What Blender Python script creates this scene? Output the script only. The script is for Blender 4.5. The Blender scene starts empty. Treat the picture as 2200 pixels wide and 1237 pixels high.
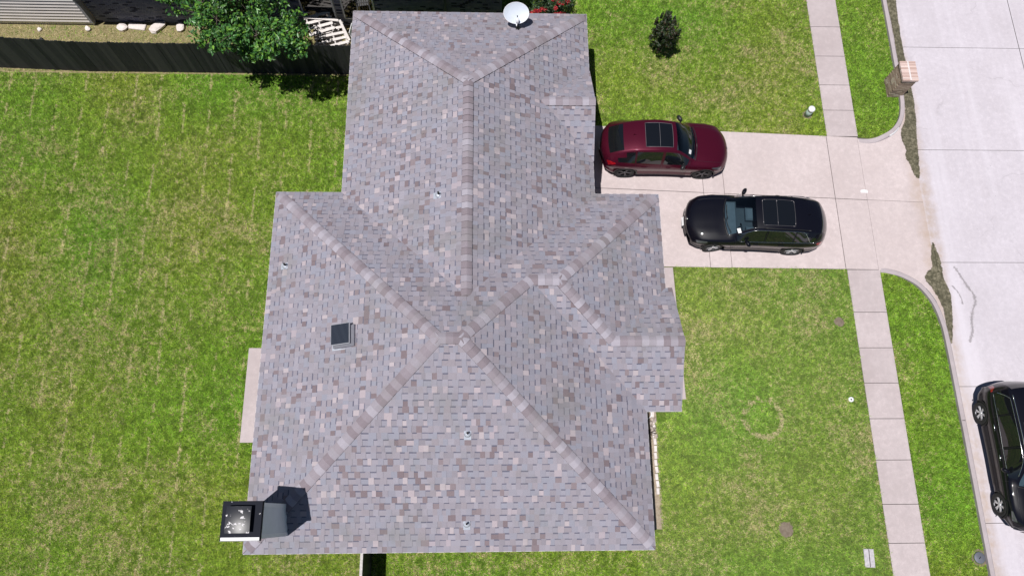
import bpy, math, random
import numpy as np
from mathutils import Vector, Matrix, Euler

# ------------------------------------------------------------------ camera, sky, sun, exposure
scene = bpy.context.scene
col = scene.collection
R = math.radians
cam_data = bpy.data.cameras.new('camera')
cam = bpy.data.objects.new('camera', cam_data)
col.objects.link(cam)
CAM_H = 24.571
cam_m = Matrix.Rotation(-0.122, 3, 'Z') @ Matrix.Rotation(0.301, 3, 'X') @ Matrix.Rotation(0.118, 3, 'Z')
cam.matrix_world = Matrix.Translation((0, 0, CAM_H)) @ cam_m.to_4x4()
cam_data.sensor_width = 36.0
cam_data.lens = 36.0 * 1577.1 / 2200.0
cam_data.clip_end = 2000
scene.camera = cam

SUN_DIR = Vector((-0.250, -0.180, 1.0)).normalized()      # towards the sun
world = bpy.data.worlds.new('World')
scene.world = world
world.use_nodes = True
wn = world.node_tree
sky = wn.nodes.new('ShaderNodeTexSky')
sky.sky_type = 'NISHITA'
sky.sun_disc = False
sky.sun_elevation = math.asin(SUN_DIR.z)
sky.sun_rotation = math.atan2(SUN_DIR.x, SUN_DIR.y) % (2 * math.pi)
sky.air_density = 0.7
sky.dust_density = 0.3
bg = wn.nodes['Background']
bg.inputs['Strength'].default_value = 0.05
wn.links.new(sky.outputs[0], bg.inputs['Color'])
sun_data = bpy.data.lights.new('sun', 'SUN')
sun_data.energy = 5.0
sun_data.angle = R(0.5)
sun_data.color = (1.0, 0.965, 0.93)
sun = bpy.data.objects.new('sun', sun_data)
col.objects.link(sun)
sun.rotation_euler = (-SUN_DIR).to_track_quat('-Z', 'Y').to_euler()
sun.location = (-20, -14, 60)
vs = scene.view_settings
vs.view_transform = 'Standard'
vs.look = 'None'
vs.exposure = 0.0
vs.gamma = 1.0
vs.use_curve_mapping = False

rng = np.random.default_rng(11)
random.seed(5)


# ------------------------------------------------------------------ helpers
def srgb(r, g, b):
    f = lambda c: (c / 255 / 12.92) if c <= 10 else ((c / 255 + 0.055) / 1.055) ** 2.4
    return (f(r), f(g), f(b))


def tag(o, label=None, cat=None, group=None, kind=None):
    if label: o['label'] = label
    if cat: o['category'] = cat
    if group: o['group'] = group
    if kind: o['kind'] = kind
    return o


def empty(name, loc=(0, 0, 0), rz=0.0, parent=None):
    o = bpy.data.objects.new(name, None)
    o.empty_display_size = 0.2
    col.objects.link(o)
    o.location = loc
    o.rotation_euler = (0, 0, rz)
    if parent: o.parent = parent
    return o


def link(name, me, parent=None, mat=None):
    o = bpy.data.objects.new(name, me)
    col.objects.link(o)
    if parent: o.parent = parent
    if mat is not None and not me.materials:
        me.materials.append(mat)
    return o


class MB:
    """collects faces (optionally one colour per face) and links them as ONE mesh object"""
    def __init__(s): s.v = []; s.f = []; s.c = []; s.sm = []

    def face(s, pts, c=None, smooth=False):
        n = len(s.v); s.v.extend([tuple(p) for p in pts]); s.f.append(tuple(range(n, n + len(pts)))); s.c.append(c); s.sm.append(smooth)

    def mesh(s, verts, faces, c=None, smooth=False):
        n = len(s.v); s.v.extend([tuple(p) for p in verts])
        for f in faces: s.f.append(tuple(n + i for i in f)); s.c.append(c); s.sm.append(smooth)

    def box(s, x0, x1, y0, y1, z0, z1, M=None, c=None):
        P = [Vector((x, y, z)) for z in (z0, z1) for y in (y0, y1) for x in (x0, x1)]
        if M is not None: P = [M @ p for p in P]
        s.mesh(P, [(0, 2, 3, 1), (4, 5, 7, 6), (0, 1, 5, 4), (2, 6, 7, 3), (0, 4, 6, 2), (1, 3, 7, 5)], c)

    def bevbox(s, x0, x1, y0, y1, z0, z1, b, M=None, c=None):
        """box with chamfered top edges"""
        lo = [(x0, y0, z0), (x1, y0, z0), (x1, y1, z0), (x0, y1, z0)]
        mi = [(x0, y0, z1 - b), (x1, y0, z1 - b), (x1, y1, z1 - b), (x0, y1, z1 - b)]
        hi = [(x0 + b, y0 + b, z1), (x1 - b, y0 + b, z1), (x1 - b, y1 - b, z1), (x0 + b, y1 - b, z1)]
        P = [Vector(p) for p in lo + mi + hi]
        if M is not None: P = [M @ p for p in P]
        F = [(3, 2, 1, 0), (8, 9, 10, 11)]
        for a in (0, 4):
            for i in range(4):
                j = (i + 1) % 4
                F.append((a + i, a + j, a + 4 + j, a + 4 + i))
        s.mesh(P, F, c)

    def lathe(s, prof, n=20, M=None, c=None, smooth=True, cap=True):
        P = []; F = []
        for r, z in prof:
            for i in range(n):
                a = 2 * math.pi * i / n; P.append(Vector((r * math.cos(a), r * math.sin(a), z)))
        for k in range(len(prof) - 1):
            for i in range(n):
                j = (i + 1) % n; F.append((k * n + i, k * n + j, (k + 1) * n + j, (k + 1) * n + i))
        if cap:
            F.append(tuple(range((len(prof) - 1) * n, len(prof) * n))); F.append(tuple(reversed(range(n))))
        if M is not None: P = [M @ p for p in P]
        s.mesh(P, F, c, smooth)

    def tube(s, path, r, n=8, c=None, smooth=True):
        path = [Vector(p) for p in path]
        rr = r if isinstance(r, (list, tuple)) else [r] * len(path)
        P = []; F = []
        for i, p in enumerate(path):
            d = (path[min(i + 1, len(path) - 1)] - path[max(i - 1, 0)]).normalized()
            u = d.cross(Vector((0, 0, 1)))
            if u.length < 1e-3: u = d.cross(Vector((1, 0, 0)))
            u.normalize(); w = d.cross(u)
            for k in range(n):
                a = 2 * math.pi * k / n; P.append(p + (u * math.cos(a) + w * math.sin(a)) * rr[i])
        for i in range(len(path) - 1):
            for k in range(n):
                j = (k + 1) % n; F.append((i * n + k, i * n + j, (i + 1) * n + j, (i + 1) * n + k))
        F.append(tuple(range(n))); F.append(tuple(range((len(path) - 1) * n, len(path) * n)))
        s.mesh(P, F, c, smooth)

    def data(s, name, mat):
        me = bpy.data.meshes.new(name)
        me.from_pydata(s.v, [], s.f)
        if any(s.sm): me.polygons.foreach_set('use_smooth', s.sm)
        if any(c is not None for c in s.c):
            a = me.color_attributes.new('col', 'FLOAT_COLOR', 'CORNER')
            arr = np.empty((len(me.loops), 4), np.float32); k = 0
            for f, c in zip(s.f, s.c):
                c = c or (0.5, 0.5, 0.5); arr[k:k + len(f), :3] = c; arr[k:k + len(f), 3] = 1; k += len(f)
            a.data.foreach_set('color', arr.ravel())
        if mat is not None: me.materials.append(mat)
        me.validate()
        return me

    def build(s, name, mat, parent=None):
        return link(name, s.data(name, mat), parent)


def fast_mesh(name, verts, tri, colors=None, mat=None):
    """numpy arrays to a triangle mesh with one colour per triangle"""
    me = bpy.data.meshes.new(name)
    nv, nt = len(verts), len(tri)
    me.vertices.add(nv); me.vertices.foreach_set('co', verts.astype(np.float32).ravel())
    me.loops.add(nt * 3); me.loops.foreach_set('vertex_index', tri.astype(np.int32).ravel())
    me.polygons.add(nt); me.polygons.foreach_set('loop_start', np.arange(0, nt * 3, 3, dtype=np.int32))
    if colors is not None:
        a = me.color_attributes.new('col', 'FLOAT_COLOR', 'CORNER')
        c = np.ones((nt, 3, 4), np.float32); c[:, :, :3] = colors[:, None, :]
        a.data.foreach_set('color', c.ravel())
    if mat is not None: me.materials.append(mat)
    me.update(calc_edges=True)
    return me


class VNoise:
    def __init__(s, scale, seed):
        s.g = np.random.default_rng(seed).random((512, 512)); s.s = scale

    def __call__(s, x, y):
        u = np.asarray(x) / s.s + 200.37; v = np.asarray(y) / s.s + 171.91
        i = np.floor(u).astype(int); j = np.floor(v).astype(int); fu = u - i; fv = v - j
        fu = fu * fu * (3 - 2 * fu); fv = fv * fv * (3 - 2 * fv)
        G = s.g; a = G[i % 512, j % 512]; b = G[(i + 1) % 512, j % 512]; c = G[i % 512, (j + 1) % 512]; d = G[(i + 1) % 512, (j + 1) % 512]
        return (a * (1 - fu) + b * fu) * (1 - fv) + (c * (1 - fu) + d * fu) * fv


# ------------------------------------------------------------------ materials
class NT:
    def __init__(s, name):
        s.m = bpy.data.materials.new(name); s.m.use_nodes = True; s.t = s.m.node_tree
        s.b = s.t.nodes['Principled BSDF']; s.out = s.t.nodes['Material Output']
        s._pos = None

    def n(s, t, **k):
        o = s.t.nodes.new(t)
        for a, b in k.items(): setattr(o, a, b)
        return o

    def l(s, a, b): s.t.links.new(a, b)

    def pos(s):
        if s._pos is None: s._pos = s.n('ShaderNodeNewGeometry').outputs['Position']
        return s._pos

    def scaled(s, sx, sy, sz, rz=0):
        mp = s.n('ShaderNodeMapping'); mp.inputs['Scale'].default_value = (sx, sy, sz); mp.inputs['Rotation'].default_value = (0, 0, rz)
        s.l(s.pos(), mp.inputs['Vector']); return mp.outputs[0]

    def noise(s, scale, detail=4, rough=0.6, vec=None):
        o = s.n('ShaderNodeTexNoise'); o.inputs['Scale'].default_value = scale; o.inputs['Detail'].default_value = detail; o.inputs['Roughness'].default_value = rough
        s.l(vec or s.pos(), o.inputs['Vector']); return o.outputs['Fac']

    def ramp(s, fac, stops):
        o = s.n('ShaderNodeValToRGB'); e = o.color_ramp.elements
        while len(e) < len(stops): e.new(0.5)
        for el, (p, c) in zip(e, stops):
            el.position = p; el.color = (*c, 1) if len(c) == 3 else c
        s.l(fac, o.inputs[0]); return o.outputs[0]

    def mix(s, a, b, fac, mode='MIX'):
        o = s.n('ShaderNodeMix', data_type='RGBA', blend_type=mode)
        for v, i in ((a, 6), (b, 7)):
            if hasattr(v, 'links'): s.l(v, o.inputs[i])
            else: o.inputs[i].default_value = (*v, 1)
        if hasattr(fac, 'links'): s.l(fac, o.inputs[0])
        else: o.inputs[0].default_value = fac
        return o.outputs[2]

    def math(s, op, a, b=None, clamp=False):
        o = s.n('ShaderNodeMath', operation=op); o.use_clamp = clamp
        for v, i in ((a, 0), (b, 1)):
            if v is None: continue
            if hasattr(v, 'links'): s.l(v, o.inputs[i])
            else: o.inputs[i].default_value = v
        return o.outputs[0]

    def bump(s, h, strength=0.3, dist=0.01):
        o = s.n('ShaderNodeBump'); o.inputs['Strength'].default_value = strength; o.inputs['Distance'].default_value = dist
        s.l(h, o.inputs['Height']); s.l(o.outputs[0], s.b.inputs['Normal'])

    def attr(s, name='col'):
        o = s.n('ShaderNodeVertexColor'); o.layer_name = name; return o.outputs['Color']

    def done(s, color=None, rough=0.8, metal=0.0, spec=0.5, coat=0.0):
        if color is not None:
            if hasattr(color, 'links'): s.l(color, s.b.inputs['Base Color'])
            else: s.b.inputs['Base Color'].default_value = (*color, 1)
        if hasattr(rough, 'links'): s.l(rough, s.b.inputs['Roughness'])
        else: s.b.inputs['Roughness'].default_value = rough
        s.b.inputs['Metallic'].default_value = metal
        s.b.inputs['Specular IOR Level'].default_value = spec
        s.b.inputs['Coat Weight'].default_value = coat
        s.b.inputs['Coat Roughness'].default_value = 0.03
        return s.m


def simple(name, color, rough=0.7, metal=0.0, spec=0.5, coat=0.0, var=0.12, scale=6):
    t = NT(name)
    nz = t.noise(scale, 5)
    k = t.ramp(nz, [(0.25, tuple(c * (1 - var) for c in color)), (0.75, tuple(min(1, c * (1 + var)) for c in color))])
    return t.done(k, rough, metal, spec, coat)


def concrete(name, base, dark, blotch=0.45, seed=0.0, extra=None):
    t = NT(name)
    big = t.noise(0.55, 6, 0.65)
    c = t.mix(base, dark, t.math('MULTIPLY', t.ramp(big, [(0.36, (0, 0, 0)), (0.66, (1, 1, 1))]), blotch))
    streak = t.noise(1.0, 5, 0.6, t.scaled(2.6, 0.22, 1))
    c = t.mix(c, tuple(x * 0.87 for x in base), t.math('MULTIPLY', t.ramp(streak, [(0.45, (0, 0, 0)), (0.7, (1, 1, 1))]), 0.55))
    med = t.noise(5.5, 6, 0.75)
    c = t.mix(c, tuple(x * 0.74 for x in base), t.math('MULTIPLY', t.ramp(med, [(0.46, (0, 0, 0)), (0.72, (1, 1, 1))]), 0.6))
    c = t.mix(c, tuple(min(1, x * 1.2) for x in base), t.math('MULTIPLY', t.ramp(med, [(0.28, (1, 1, 1)), (0.46, (0, 0, 0))]), 0.5))
    fine = t.noise(38, 4, 0.75)
    c = t.mix(c, tuple(x * 0.72 for x in base), t.math('MULTIPLY', t.ramp(fine, [(0.48, (0, 0, 0)), (0.72, (1, 1, 1))]), 0.65))
    spots = t.n('ShaderNodeTexVoronoi'); spots.inputs['Scale'].default_value = 1.6; t.l(t.pos(), spots.inputs['Vector'])
    sp = t.ramp(spots.outputs['Distance'], [(0.018, (1, 1, 1)), (0.03, (0, 0, 0))])
    c = t.mix(c, (0.16, 0.14, 0.14), t.math('MULTIPLY', sp, 0.75))
    oi = t.n('ShaderNodeObjectInfo')
    c = t.mix(c, tuple(x * 0.72 for x in base), t.math('MULTIPLY', oi.outputs['Random'], 0.32))
    if extra: c = extra(t, c)
    t.bump(fine, 0.25, 0.004)
    return t.done(c, 0.9, spec=0.3)


def gutter_dirt(t, c):
    """tan silt along the kerb line at X about 16.2"""
    sep = t.n('ShaderNodeSeparateXYZ'); t.l(t.pos(), sep.inputs[0])
    wob = t.noise(1.3, 5)
    x = t.math('ADD', sep.outputs[0], t.math('MULTIPLY', t.math('SUBTRACT', wob, 0.5), 0.7))
    d = t.math('ABSOLUTE', t.math('SUBTRACT', x, 16.28))
    m = t.ramp(d, [(0.08, (1, 1, 1)), (0.5, (0, 0, 0))])
    nz = t.ramp(t.noise(4, 5), [(0.3, (0.25, 0.25, 0.25)), (0.65, (1, 1, 1))])
    return t.mix(c, (0.40, 0.31, 0.25), t.math('MULTIPLY', t.math('MULTIPLY', m, nz), 0.8))


def street_wear(t, c):
    c = gutter_dirt(t, c)
    wob = t.n('ShaderNodeTexNoise'); wob.inputs['Scale'].default_value = 1.1; wob.inputs['Detail'].default_value = 6; t.l(t.pos(), wob.inputs['Vector'])
    v = t.n('ShaderNodeVectorMath', operation='ADD'); sc = t.n('ShaderNodeVectorMath', operation='SCALE'); sc.inputs['Scale'].default_value = 1.3
    t.l(wob.outputs['Color'], sc.inputs[0]); t.l(t.pos(), v.inputs[0]); t.l(sc.outputs[0], v.inputs[1])
    vo = t.n('ShaderNodeTexVoronoi', feature='DISTANCE_TO_EDGE'); vo.inputs['Scale'].default_value = 0.21; t.l(v.outputs[0], vo.inputs['Vector'])
    cr = t.ramp(vo.outputs['Distance'], [(0.0015, (1, 1, 1)), (0.006, (0, 0, 0))])
    ms = t.ramp(t.noise(0.45, 3), [(0.48, (0, 0, 0)), (0.58, (1, 1, 1))])
    c = t.mix(c, (0.22, 0.20, 0.21), t.math('MULTIPLY', t.math('MULTIPLY', cr, ms), 0.25))
    tr = t.noise(1.0, 4, 0.55, t.scaled(1.1, 0.05, 1))
    return t.mix(c, (0.62, 0.585, 0.64), t.math('MULTIPLY', t.ramp(tr, [(0.5, (0, 0, 0)), (0.68, (1, 1, 1))]), 0.55))


def car_paint(name, color, metal=0.35, rough=0.28):
    t = NT(name)
    fl = t.noise(900, 2)
    c = t.mix(color, tuple(min(1, x * 1.6 + 0.002) for x in color), t.math('MULTIPLY', fl, 0.4))
    t.b.inputs['Coat IOR'].default_value = 1.42
    return t.done(c, 0.42, metal, 0.12, 0.85)


M = {}
M['street'] = concrete('street_concrete', (0.590, 0.548, 0.600), (0.46, 0.42, 0.45), 0.6, extra=street_wear)
M['walk'] = concrete('walk_concrete', (0.515, 0.448, 0.455), (0.37, 0.31, 0.31), 0.7)
M['drive'] = concrete('driveway_concrete', (0.580, 0.500, 0.500), (0.44, 0.37, 0.365), 0.6, extra=gutter_dirt)
M['kerb'] = concrete('kerb_concrete', (0.47, 0.415, 0.435), (0.33, 0.285, 0.29), 0.7)
M['joint'] = simple('joint_filler', (0.055, 0.048, 0.045), 0.95)
M['white_paint'] = simple('white_paint', (0.78, 0.78, 0.8), 0.5, var=0.05)
M['fascia'] = simple('fascia_paint', (0.62, 0.60, 0.62), 0.5, var=0.05)
M['black_plastic'] = simple('black_plastic', (0.012, 0.012, 0.014), 0.45, var=0.1)
M['rubber'] = simple('tyre_rubber', (0.018, 0.018, 0.019), 0.8)
M['chrome'] = simple('chrome_trim', (0.75, 0.75, 0.77), 0.12, 1.0, var=0.02)
M['rim_silver'] = simple('alloy_silver', (0.72, 0.73, 0.76), 0.35, 0.5, var=0.04)
M['rim_dark'] = simple('alloy_dark', (0.10, 0.10, 0.11), 0.3, 0.8, var=0.04)
M['rim_black'] = simple('alloy_black', (0.02, 0.02, 0.022), 0.3, 0.4, var=0.04)
M['galv'] = simple('galvanised_metal', (0.54, 0.57, 0.64), 0.35, 0.35, var=0.06)
M['paint_maroon'] = car_paint('paint_maroon', (0.060, 0.0030, 0.014), 0.35, 0.3)
M['paint_black'] = car_paint('paint_black', (0.0025, 0.0025, 0.006), 0.0, 0.25)
M['interior'] = simple('car_interior', (0.10, 0.11, 0.12), 0.7)
M['interior_light'] = simple('car_dash', (0.20, 0.22, 0.24), 0.6)
M['red_lamp'] = simple('red_lamp', (0.32, 0.006, 0.012), 0.15, coat=1.0)
M['clear_lamp'] = simple('clear_lamp', (0.10, 0.105, 0.12), 0.12, 0.3, coat=1.0)
M['dark_glass'] = simple('tinted_glass', (0.006, 0.007, 0.009), 0.03, spec=0.6, coat=0.6, var=0.02)


def glass_clear():
    t = NT('windscreen_glass')
    tr = t.n('ShaderNodeBsdfTransparent'); tr.inputs[0].default_value = (0.46, 0.57, 0.63, 1)
    gl = t.n('ShaderNodeBsdfGlossy'); gl.inputs[0].default_value = (1, 1, 1, 1); gl.inputs[1].default_value = 0.015
    fr = t.n('ShaderNodeFresnel'); fr.inputs[0].default_value = 1.65
    mx = t.n('ShaderNodeMixShader'); t.l(fr.outputs[0], mx.inputs[0]); t.l(tr.outputs[0], mx.inputs[1]); t.l(gl.outputs[0], mx.inputs[2])
    t.l(mx.outputs[0], t.out.inputs['Surface'])
    return t.m


M['glass'] = glass_clear()


def shingle_mat():
    t = NT('asphalt_shingle')
    c = t.attr()
    gr = t.noise(130, 2, 0.7)
    c = t.mix(c, (0.9, 0.85, 0.9), t.math('MULTIPLY', t.ramp(gr, [(0.52, (0, 0, 0)), (0.8, (1, 1, 1))]), 0.16))
    c = t.mix(c, (0.06, 0.055, 0.075), t.math('MULTIPLY', t.ramp(gr, [(0.22, (1, 1, 1)), (0.48, (0, 0, 0))]), 0.35))
    st = t.noise(0.42, 6, 0.7)
    c = t.mix(c, (0.19, 0.188, 0.18), t.math('MULTIPLY', t.ramp(st, [(0.5, (0, 0, 0)), (0.75, (1, 1, 1))]), 0.7))
    t.bump(gr, 0.35, 0.004)
    return t.done(c, 0.95, spec=0.25)


M['shingle'] = shingle_mat()


def vcol_mat(name, rough=0.7, spec=0.3, trans=0.0):
    t = NT(name)
    c = t.attr(); t.done(c, rough, spec=spec)
    if trans:
        tl = t.n('ShaderNodeBsdfTranslucent'); t.l(c, tl.inputs[0])
        mx = t.n('ShaderNodeMixShader'); mx.inputs[0].default_value = trans
        t.l(t.b.outputs[0], mx.inputs[1]); t.l(tl.outputs[0], mx.inputs[2]); t.l(mx.outputs[0], t.out.inputs['Surface'])
    return t.m


M['blade'] = vcol_mat('grass_blade', 0.6, 0.25, 0.25)
M['leaf'] = vcol_mat('leaf', 0.38, 0.45, 0.2)
M['petal'] = vcol_mat('petal', 0.6, 0.3, 0.2)
M['bark'] = simple('bark', (0.10, 0.08, 0.065), 0.9, var=0.4, scale=14)


def lawn_mat():
    t = NT('lawn_ground')
    a = t.noise(0.5, 6, 0.65); b = t.noise(14, 4, 0.7)
    c = t.ramp(b, [(0.3, (0.040, 0.085, 0.010)), (0.55, (0.095, 0.16, 0.02)), (0.8, (0.19, 0.20, 0.06))])
    c = t.mix(c, (0.16, 0.135, 0.065), t.math('MULTIPLY', t.ramp(a, [(0.45, (0, 0, 0)), (0.7, (1, 1, 1))]), 0.55))
    t.bump(b, 0.6, 0.03)
    return t.done(c, 0.95, spec=0.2)


M['lawn'] = lawn_mat()


def soil_mat(name, c1, c2):
    t = NT(name); a = t.noise(9, 6, 0.75)
    t.bump(a, 0.6, 0.02)
    return t.done(t.ramp(a, [(0.3, c1), (0.7, c2)]), 0.95, spec=0.2)


M['mulch'] = soil_mat('dry_mulch', (0.22, 0.17, 0.12), (0.42, 0.36, 0.28))
M['dry_yard'] = soil_mat('dry_yard', (0.14, 0.12, 0.05), (0.33, 0.28, 0.16))
M['dirt'] = soil_mat('bare_dirt', (0.15, 0.115, 0.085), (0.23, 0.185, 0.145))


def fence_mat():
    t = NT('dark_stained_wood')
    g = t.noise(3, 6, 0.7, t.scaled(30, 30, 1.2))
    c = t.mix(t.attr(), (0.085, 0.083, 0.085), t.math('MULTIPLY', t.ramp(g, [(0.5, (0, 0, 0)), (0.75, (1, 1, 1))]), 0.55))
    t.bump(g, 0.4, 0.004)
    return t.done(c, 0.75, spec=0.3)


M['fence'] = fence_mat()
M['grey_wood'] = simple('weathered_wood', (0.50, 0.47, 0.46), 0.9, var=0.25, scale=20)
M['pale_wood'] = simple('bleached_wood', (0.66, 0.62, 0.60), 0.9, var=0.2, scale=20)
M['siding_beige'] = simple('beige_siding', (0.82, 0.77, 0.75), 0.7, var=0.08, scale=2)
M['siding_grey'] = simple('grey_siding', (0.74, 0.77, 0.82), 0.65, var=0.06, scale=3)
M['brick_v'] = vcol_mat('brick_clay', 0.9, 0.2)
M['mortar'] = simple('mortar', (0.33, 0.32, 0.33), 0.95)
M['rock'] = simple('white_limestone', (0.66, 0.60, 0.58), 0.9, var=0.2, scale=8)
M['white_plastic'] = simple('white_plastic', (0.76, 0.77, 0.8), 0.4, var=0.03)
M['green_plastic'] = simple('pale_green_plastic', (0.36, 0.46, 0.42), 0.5, var=0.05)
M['steel_dark'] = simple('cast_iron', (0.13, 0.14, 0.17), 0.6, 0.3, var=0.2)


def chase_mat(name, thr, gloss, spec):
    t = NT(name)
    a = t.noise(10, 4, 0.6)
    msk = t.ramp(a, [(thr, (0, 0, 0)), (thr + 0.02, (1, 1, 1))])
    c = t.mix((0.016, 0.018, 0.026), (0.66, 0.64, 0.66), msk)
    rr = t.ramp(msk, [(0, (gloss,) * 3), (1, (0.8, 0.8, 0.8))])
    return t.done(c, rr, 0.0, spec)


M['chase'] = chase_mat('chase_cover_metal', 0.70, 0.85, 0.12)
M['chase_lid'] = chase_mat('chase_lid_metal', 0.585, 0.34, 0.28)


def panel_mat():
    t = NT('solar_cells')
    w = t.n('ShaderNodeTexWave'); w.wave_type = 'BANDS'; w.bands_direction = 'X'; w.inputs['Scale'].default_value = 9.0; w.inputs['Distortion'].default_value = 0.4
    t.l(t.pos(), w.inputs['Vector'])
    c = t.ramp(w.outputs[0], [(0.35, (0.008, 0.010, 0.018)), (0.85, (0.055, 0.065, 0.085))])
    return t.done(c, 0.18, 0.0, 0.6)


M['solar'] = panel_mat()


def mud_mat(name, c1, c2, c3, rough, wet, strength=1.0):
    t = NT(name)
    a = t.noise(9, 6, 0.7); b = t.noise(30, 4, 0.75)
    c = t.ramp(a, [(0.3, c1), (0.52, c2), (0.7, c3)])
    t.bump(a, 0.3, 0.01)
    t.done(c, t.ramp(a, [(0.3, (wet,) * 3), (0.7, (rough,) * 3)]), spec=0.4)
    at = t.n('ShaderNodeAttribute'); at.attribute_name = 'cover'
    al = t.math('ADD', at.outputs['Fac'], t.math('MULTIPLY', t.math('SUBTRACT', b, 0.5), 1.7))
    al = t.math('MULTIPLY', t.ramp(al, [(0.40, (0, 0, 0)), (0.62, (1, 1, 1))]), strength)
    tr = t.n('ShaderNodeBsdfTransparent'); mx = t.n('ShaderNodeMixShader')
    t.l(al, mx.inputs[0]); t.l(tr.outputs[0], mx.inputs[1]); t.l(t.b.outputs[0], mx.inputs[2]); t.l(mx.outputs[0], t.out.inputs['Surface'])
    return t.m


M['stain'] = mud_mat('street_stain', (0.20, 0.185, 0.185), (0.27, 0.25, 0.25), (0.33, 0.31, 0.31), .9, .9, 0.42)
M['mud'] = mud_mat('wet_algae_mud', (0.050, 0.048, 0.032), (0.115, 0.105, 0.068), (0.25, 0.22, 0.155), .7, .2)


# ------------------------------------------------------------------ ground
mb = MB(); S = 220
mb.face([(-S, -S, 0), (S, -S, 0), (S, S, 0), (-S, S, 0)])
tag(mb.build('lawn', M['lawn']), kind='structure')


def slab_mesh(name, poly, z0, z1, mat, bevel=0.012):
    """flat slab on a plan polygon (counter-clockwise) with a small arris"""
    n = len(poly); c = Vector((sum(p[0] for p in poly) / n, sum(p[1] for p in poly) / n))
    m = MB()
    ins = []
    for p in poly:
        d = (c - Vector(p)); ins.append((p[0] + d.x / d.length * bevel * 1.3, p[1] + d.y / d.length * bevel * 1.3))
    V = [(p[0], p[1], z0) for p in poly] + [(p[0], p[1], z1 - bevel * 0.5) for p in poly] + [(p[0], p[1], z1) for p in ins]
    F = [tuple(range(2 * n, 3 * n))]
    for k in (0, n):
        for i in range(n):
            j = (i + 1) % n; F.append((k + i, k + j, k + n + j, k + n + i))
    m.mesh(V, F)
    return m.data(name, mat)


def base_sheet(name, poly, z, mat):
    m = MB(); m.face([(p[0], p[1], z) for p in poly])
    return m.build(name, mat)


def inset_gap(q, g):
    """shrink a quad by g towards its inside (joint gap)"""
    q = [Vector(p) for p in q]; n = len(q); out = []
    for i in range(n):
        a = (q[i] - q[i - 1]).normalized(); b = (q[(i + 1) % n] - q[i]).normalized()
        na = Vector((-a.y, a.x)); nb = Vector((-b.y, b.x)); d = (na + nb)
        k = g / max(0.3, (1 + na.dot(nb)))
        out.append(tuple(q[i] + d * k))
    return out


# street: slabs between transverse joints, on a dark joint sheet
STREET_Z = -0.004
street = tag(base_sheet('street', [(16.2, -60), (26.5, -60), (26.5, 80), (16.2, 80)], 0.004, M['joint']), kind='structure')
ys = [-60, -54.5, -50, -45.5, -41, -36.5, -32, -27.5, -23, -18.5, -14, -9.45, -4.93, -0.42, 4.05, 8.56, 13.08, 17.62, 22.1, 26.6, 31.1, 35.6, 40, 44.5, 49, 53.5, 58, 62.5, 67, 71.5, 80]
for a, b in zip(ys[:-1], ys[1:]):
    for xa_, xb_ in ((16.22, 21.35), (21.36, 26.5)):
        q = inset_gap([(xa_, a), (xb_, a), (xb_, b), (xa_, b)], 0.008)
        link('slab', slab_mesh('street_slab', q, 0.0, 0.012, M['street'], 0.004), street)

# sidewalk
sw = tag(base_sheet('sidewalk', [(12.96, -40), (14.17, -40), (14.17, 60), (12.96, 60)], 0.004, M['joint']), kind='structure')
yj = [-40] + [-8.3 - 1.26 * k for k in range(24, -1, -1)] + [-7.1, -5.85, -4.6, -3.4, -2.2, -1.0, 0.2, 1.61, 2.97, 4.18, 5.41, 6.69, 8.27]
yj2 = [13.605, 14.73, 15.84, 17.14, 18.5, 19.8, 21.1, 22.4, 23.7, 25, 26.3, 27.6, 29, 30.3, 31.6, 33, 36, 40, 46, 60]
yj = sorted(set(round(y, 2) for y in yj))
for seq in (yj, yj2):
    for a, b in zip(seq[:-1], seq[1:]):
        j = random.uniform(-0.012, 0.012)
        q = inset_gap([(12.96, a), (14.17, a), (14.17, b), (12.96, b)], 0.009)
        o = link('slab', slab_mesh('sidewalk_slab', q, 0.0, 0.035, M['walk'], 0.008), sw)

# driveway with its apron
DRN = lambda x: 13.96 - 0.040 * (x - 4.5) if x < 14.1 else 13.576 - 0.0 * x
DRS = lambda x: 8.36 - 0.012 * (x - 6.3)
DRM = lambda x: 11.39 - 0.0412 * (x - 4.39)
apron_edge = [(16.23, 7.92), (16.23, 10.9), (16.23, 13.13)]
dpoly = [(3.2, 8.42), (14.13, 8.26), (15.0, 8.0), (15.9, 7.5), (16.26, 7.0), (16.26, 14.2), (15.9, 13.8), (15.0, 13.45), (14.1, 13.6), (12.9, 13.63), (3.2, 14.0)]
drive = tag(base_sheet('driveway', dpoly, 0.0035, M['joint']), kind='structure')
xs_ = [3.2, 8.03, 8.80, 12.93, 14.13]
for a, b in zip(xs_[:-1], xs_[1:]):
    for lo, hi in ((DRS, DRM), (DRM, DRN)):
        q = inset_gap([(a, lo(a)), (b, lo(b)), (b, hi(b)), (a, hi(a))], 0.010 if a != 8.03 else 0.005)
        link('slab', slab_mesh('driveway_slab', q, 0.0, 0.035, M['drive'], 0.006), drive)
def smooth_path(pts, n=6):
    out = []
    P = [Vector(p) for p in pts]
    for i in range(len(P) - 1):
        p0 = P[max(i - 1, 0)]; p1 = P[i]; p2 = P[i + 1]; p3 = P[min(i + 2, len(P) - 1)]
        for k in range(n):
            t = k / n
            out.append(0.5 * ((2 * p1) + (p2 - p0) * t + (2 * p0 - 5 * p1 + 4 * p2 - p3) * t * t + (3 * p1 - p0 - 3 * p2 + p3) * t ** 3))
    out.append(P[-1]); return out


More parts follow.
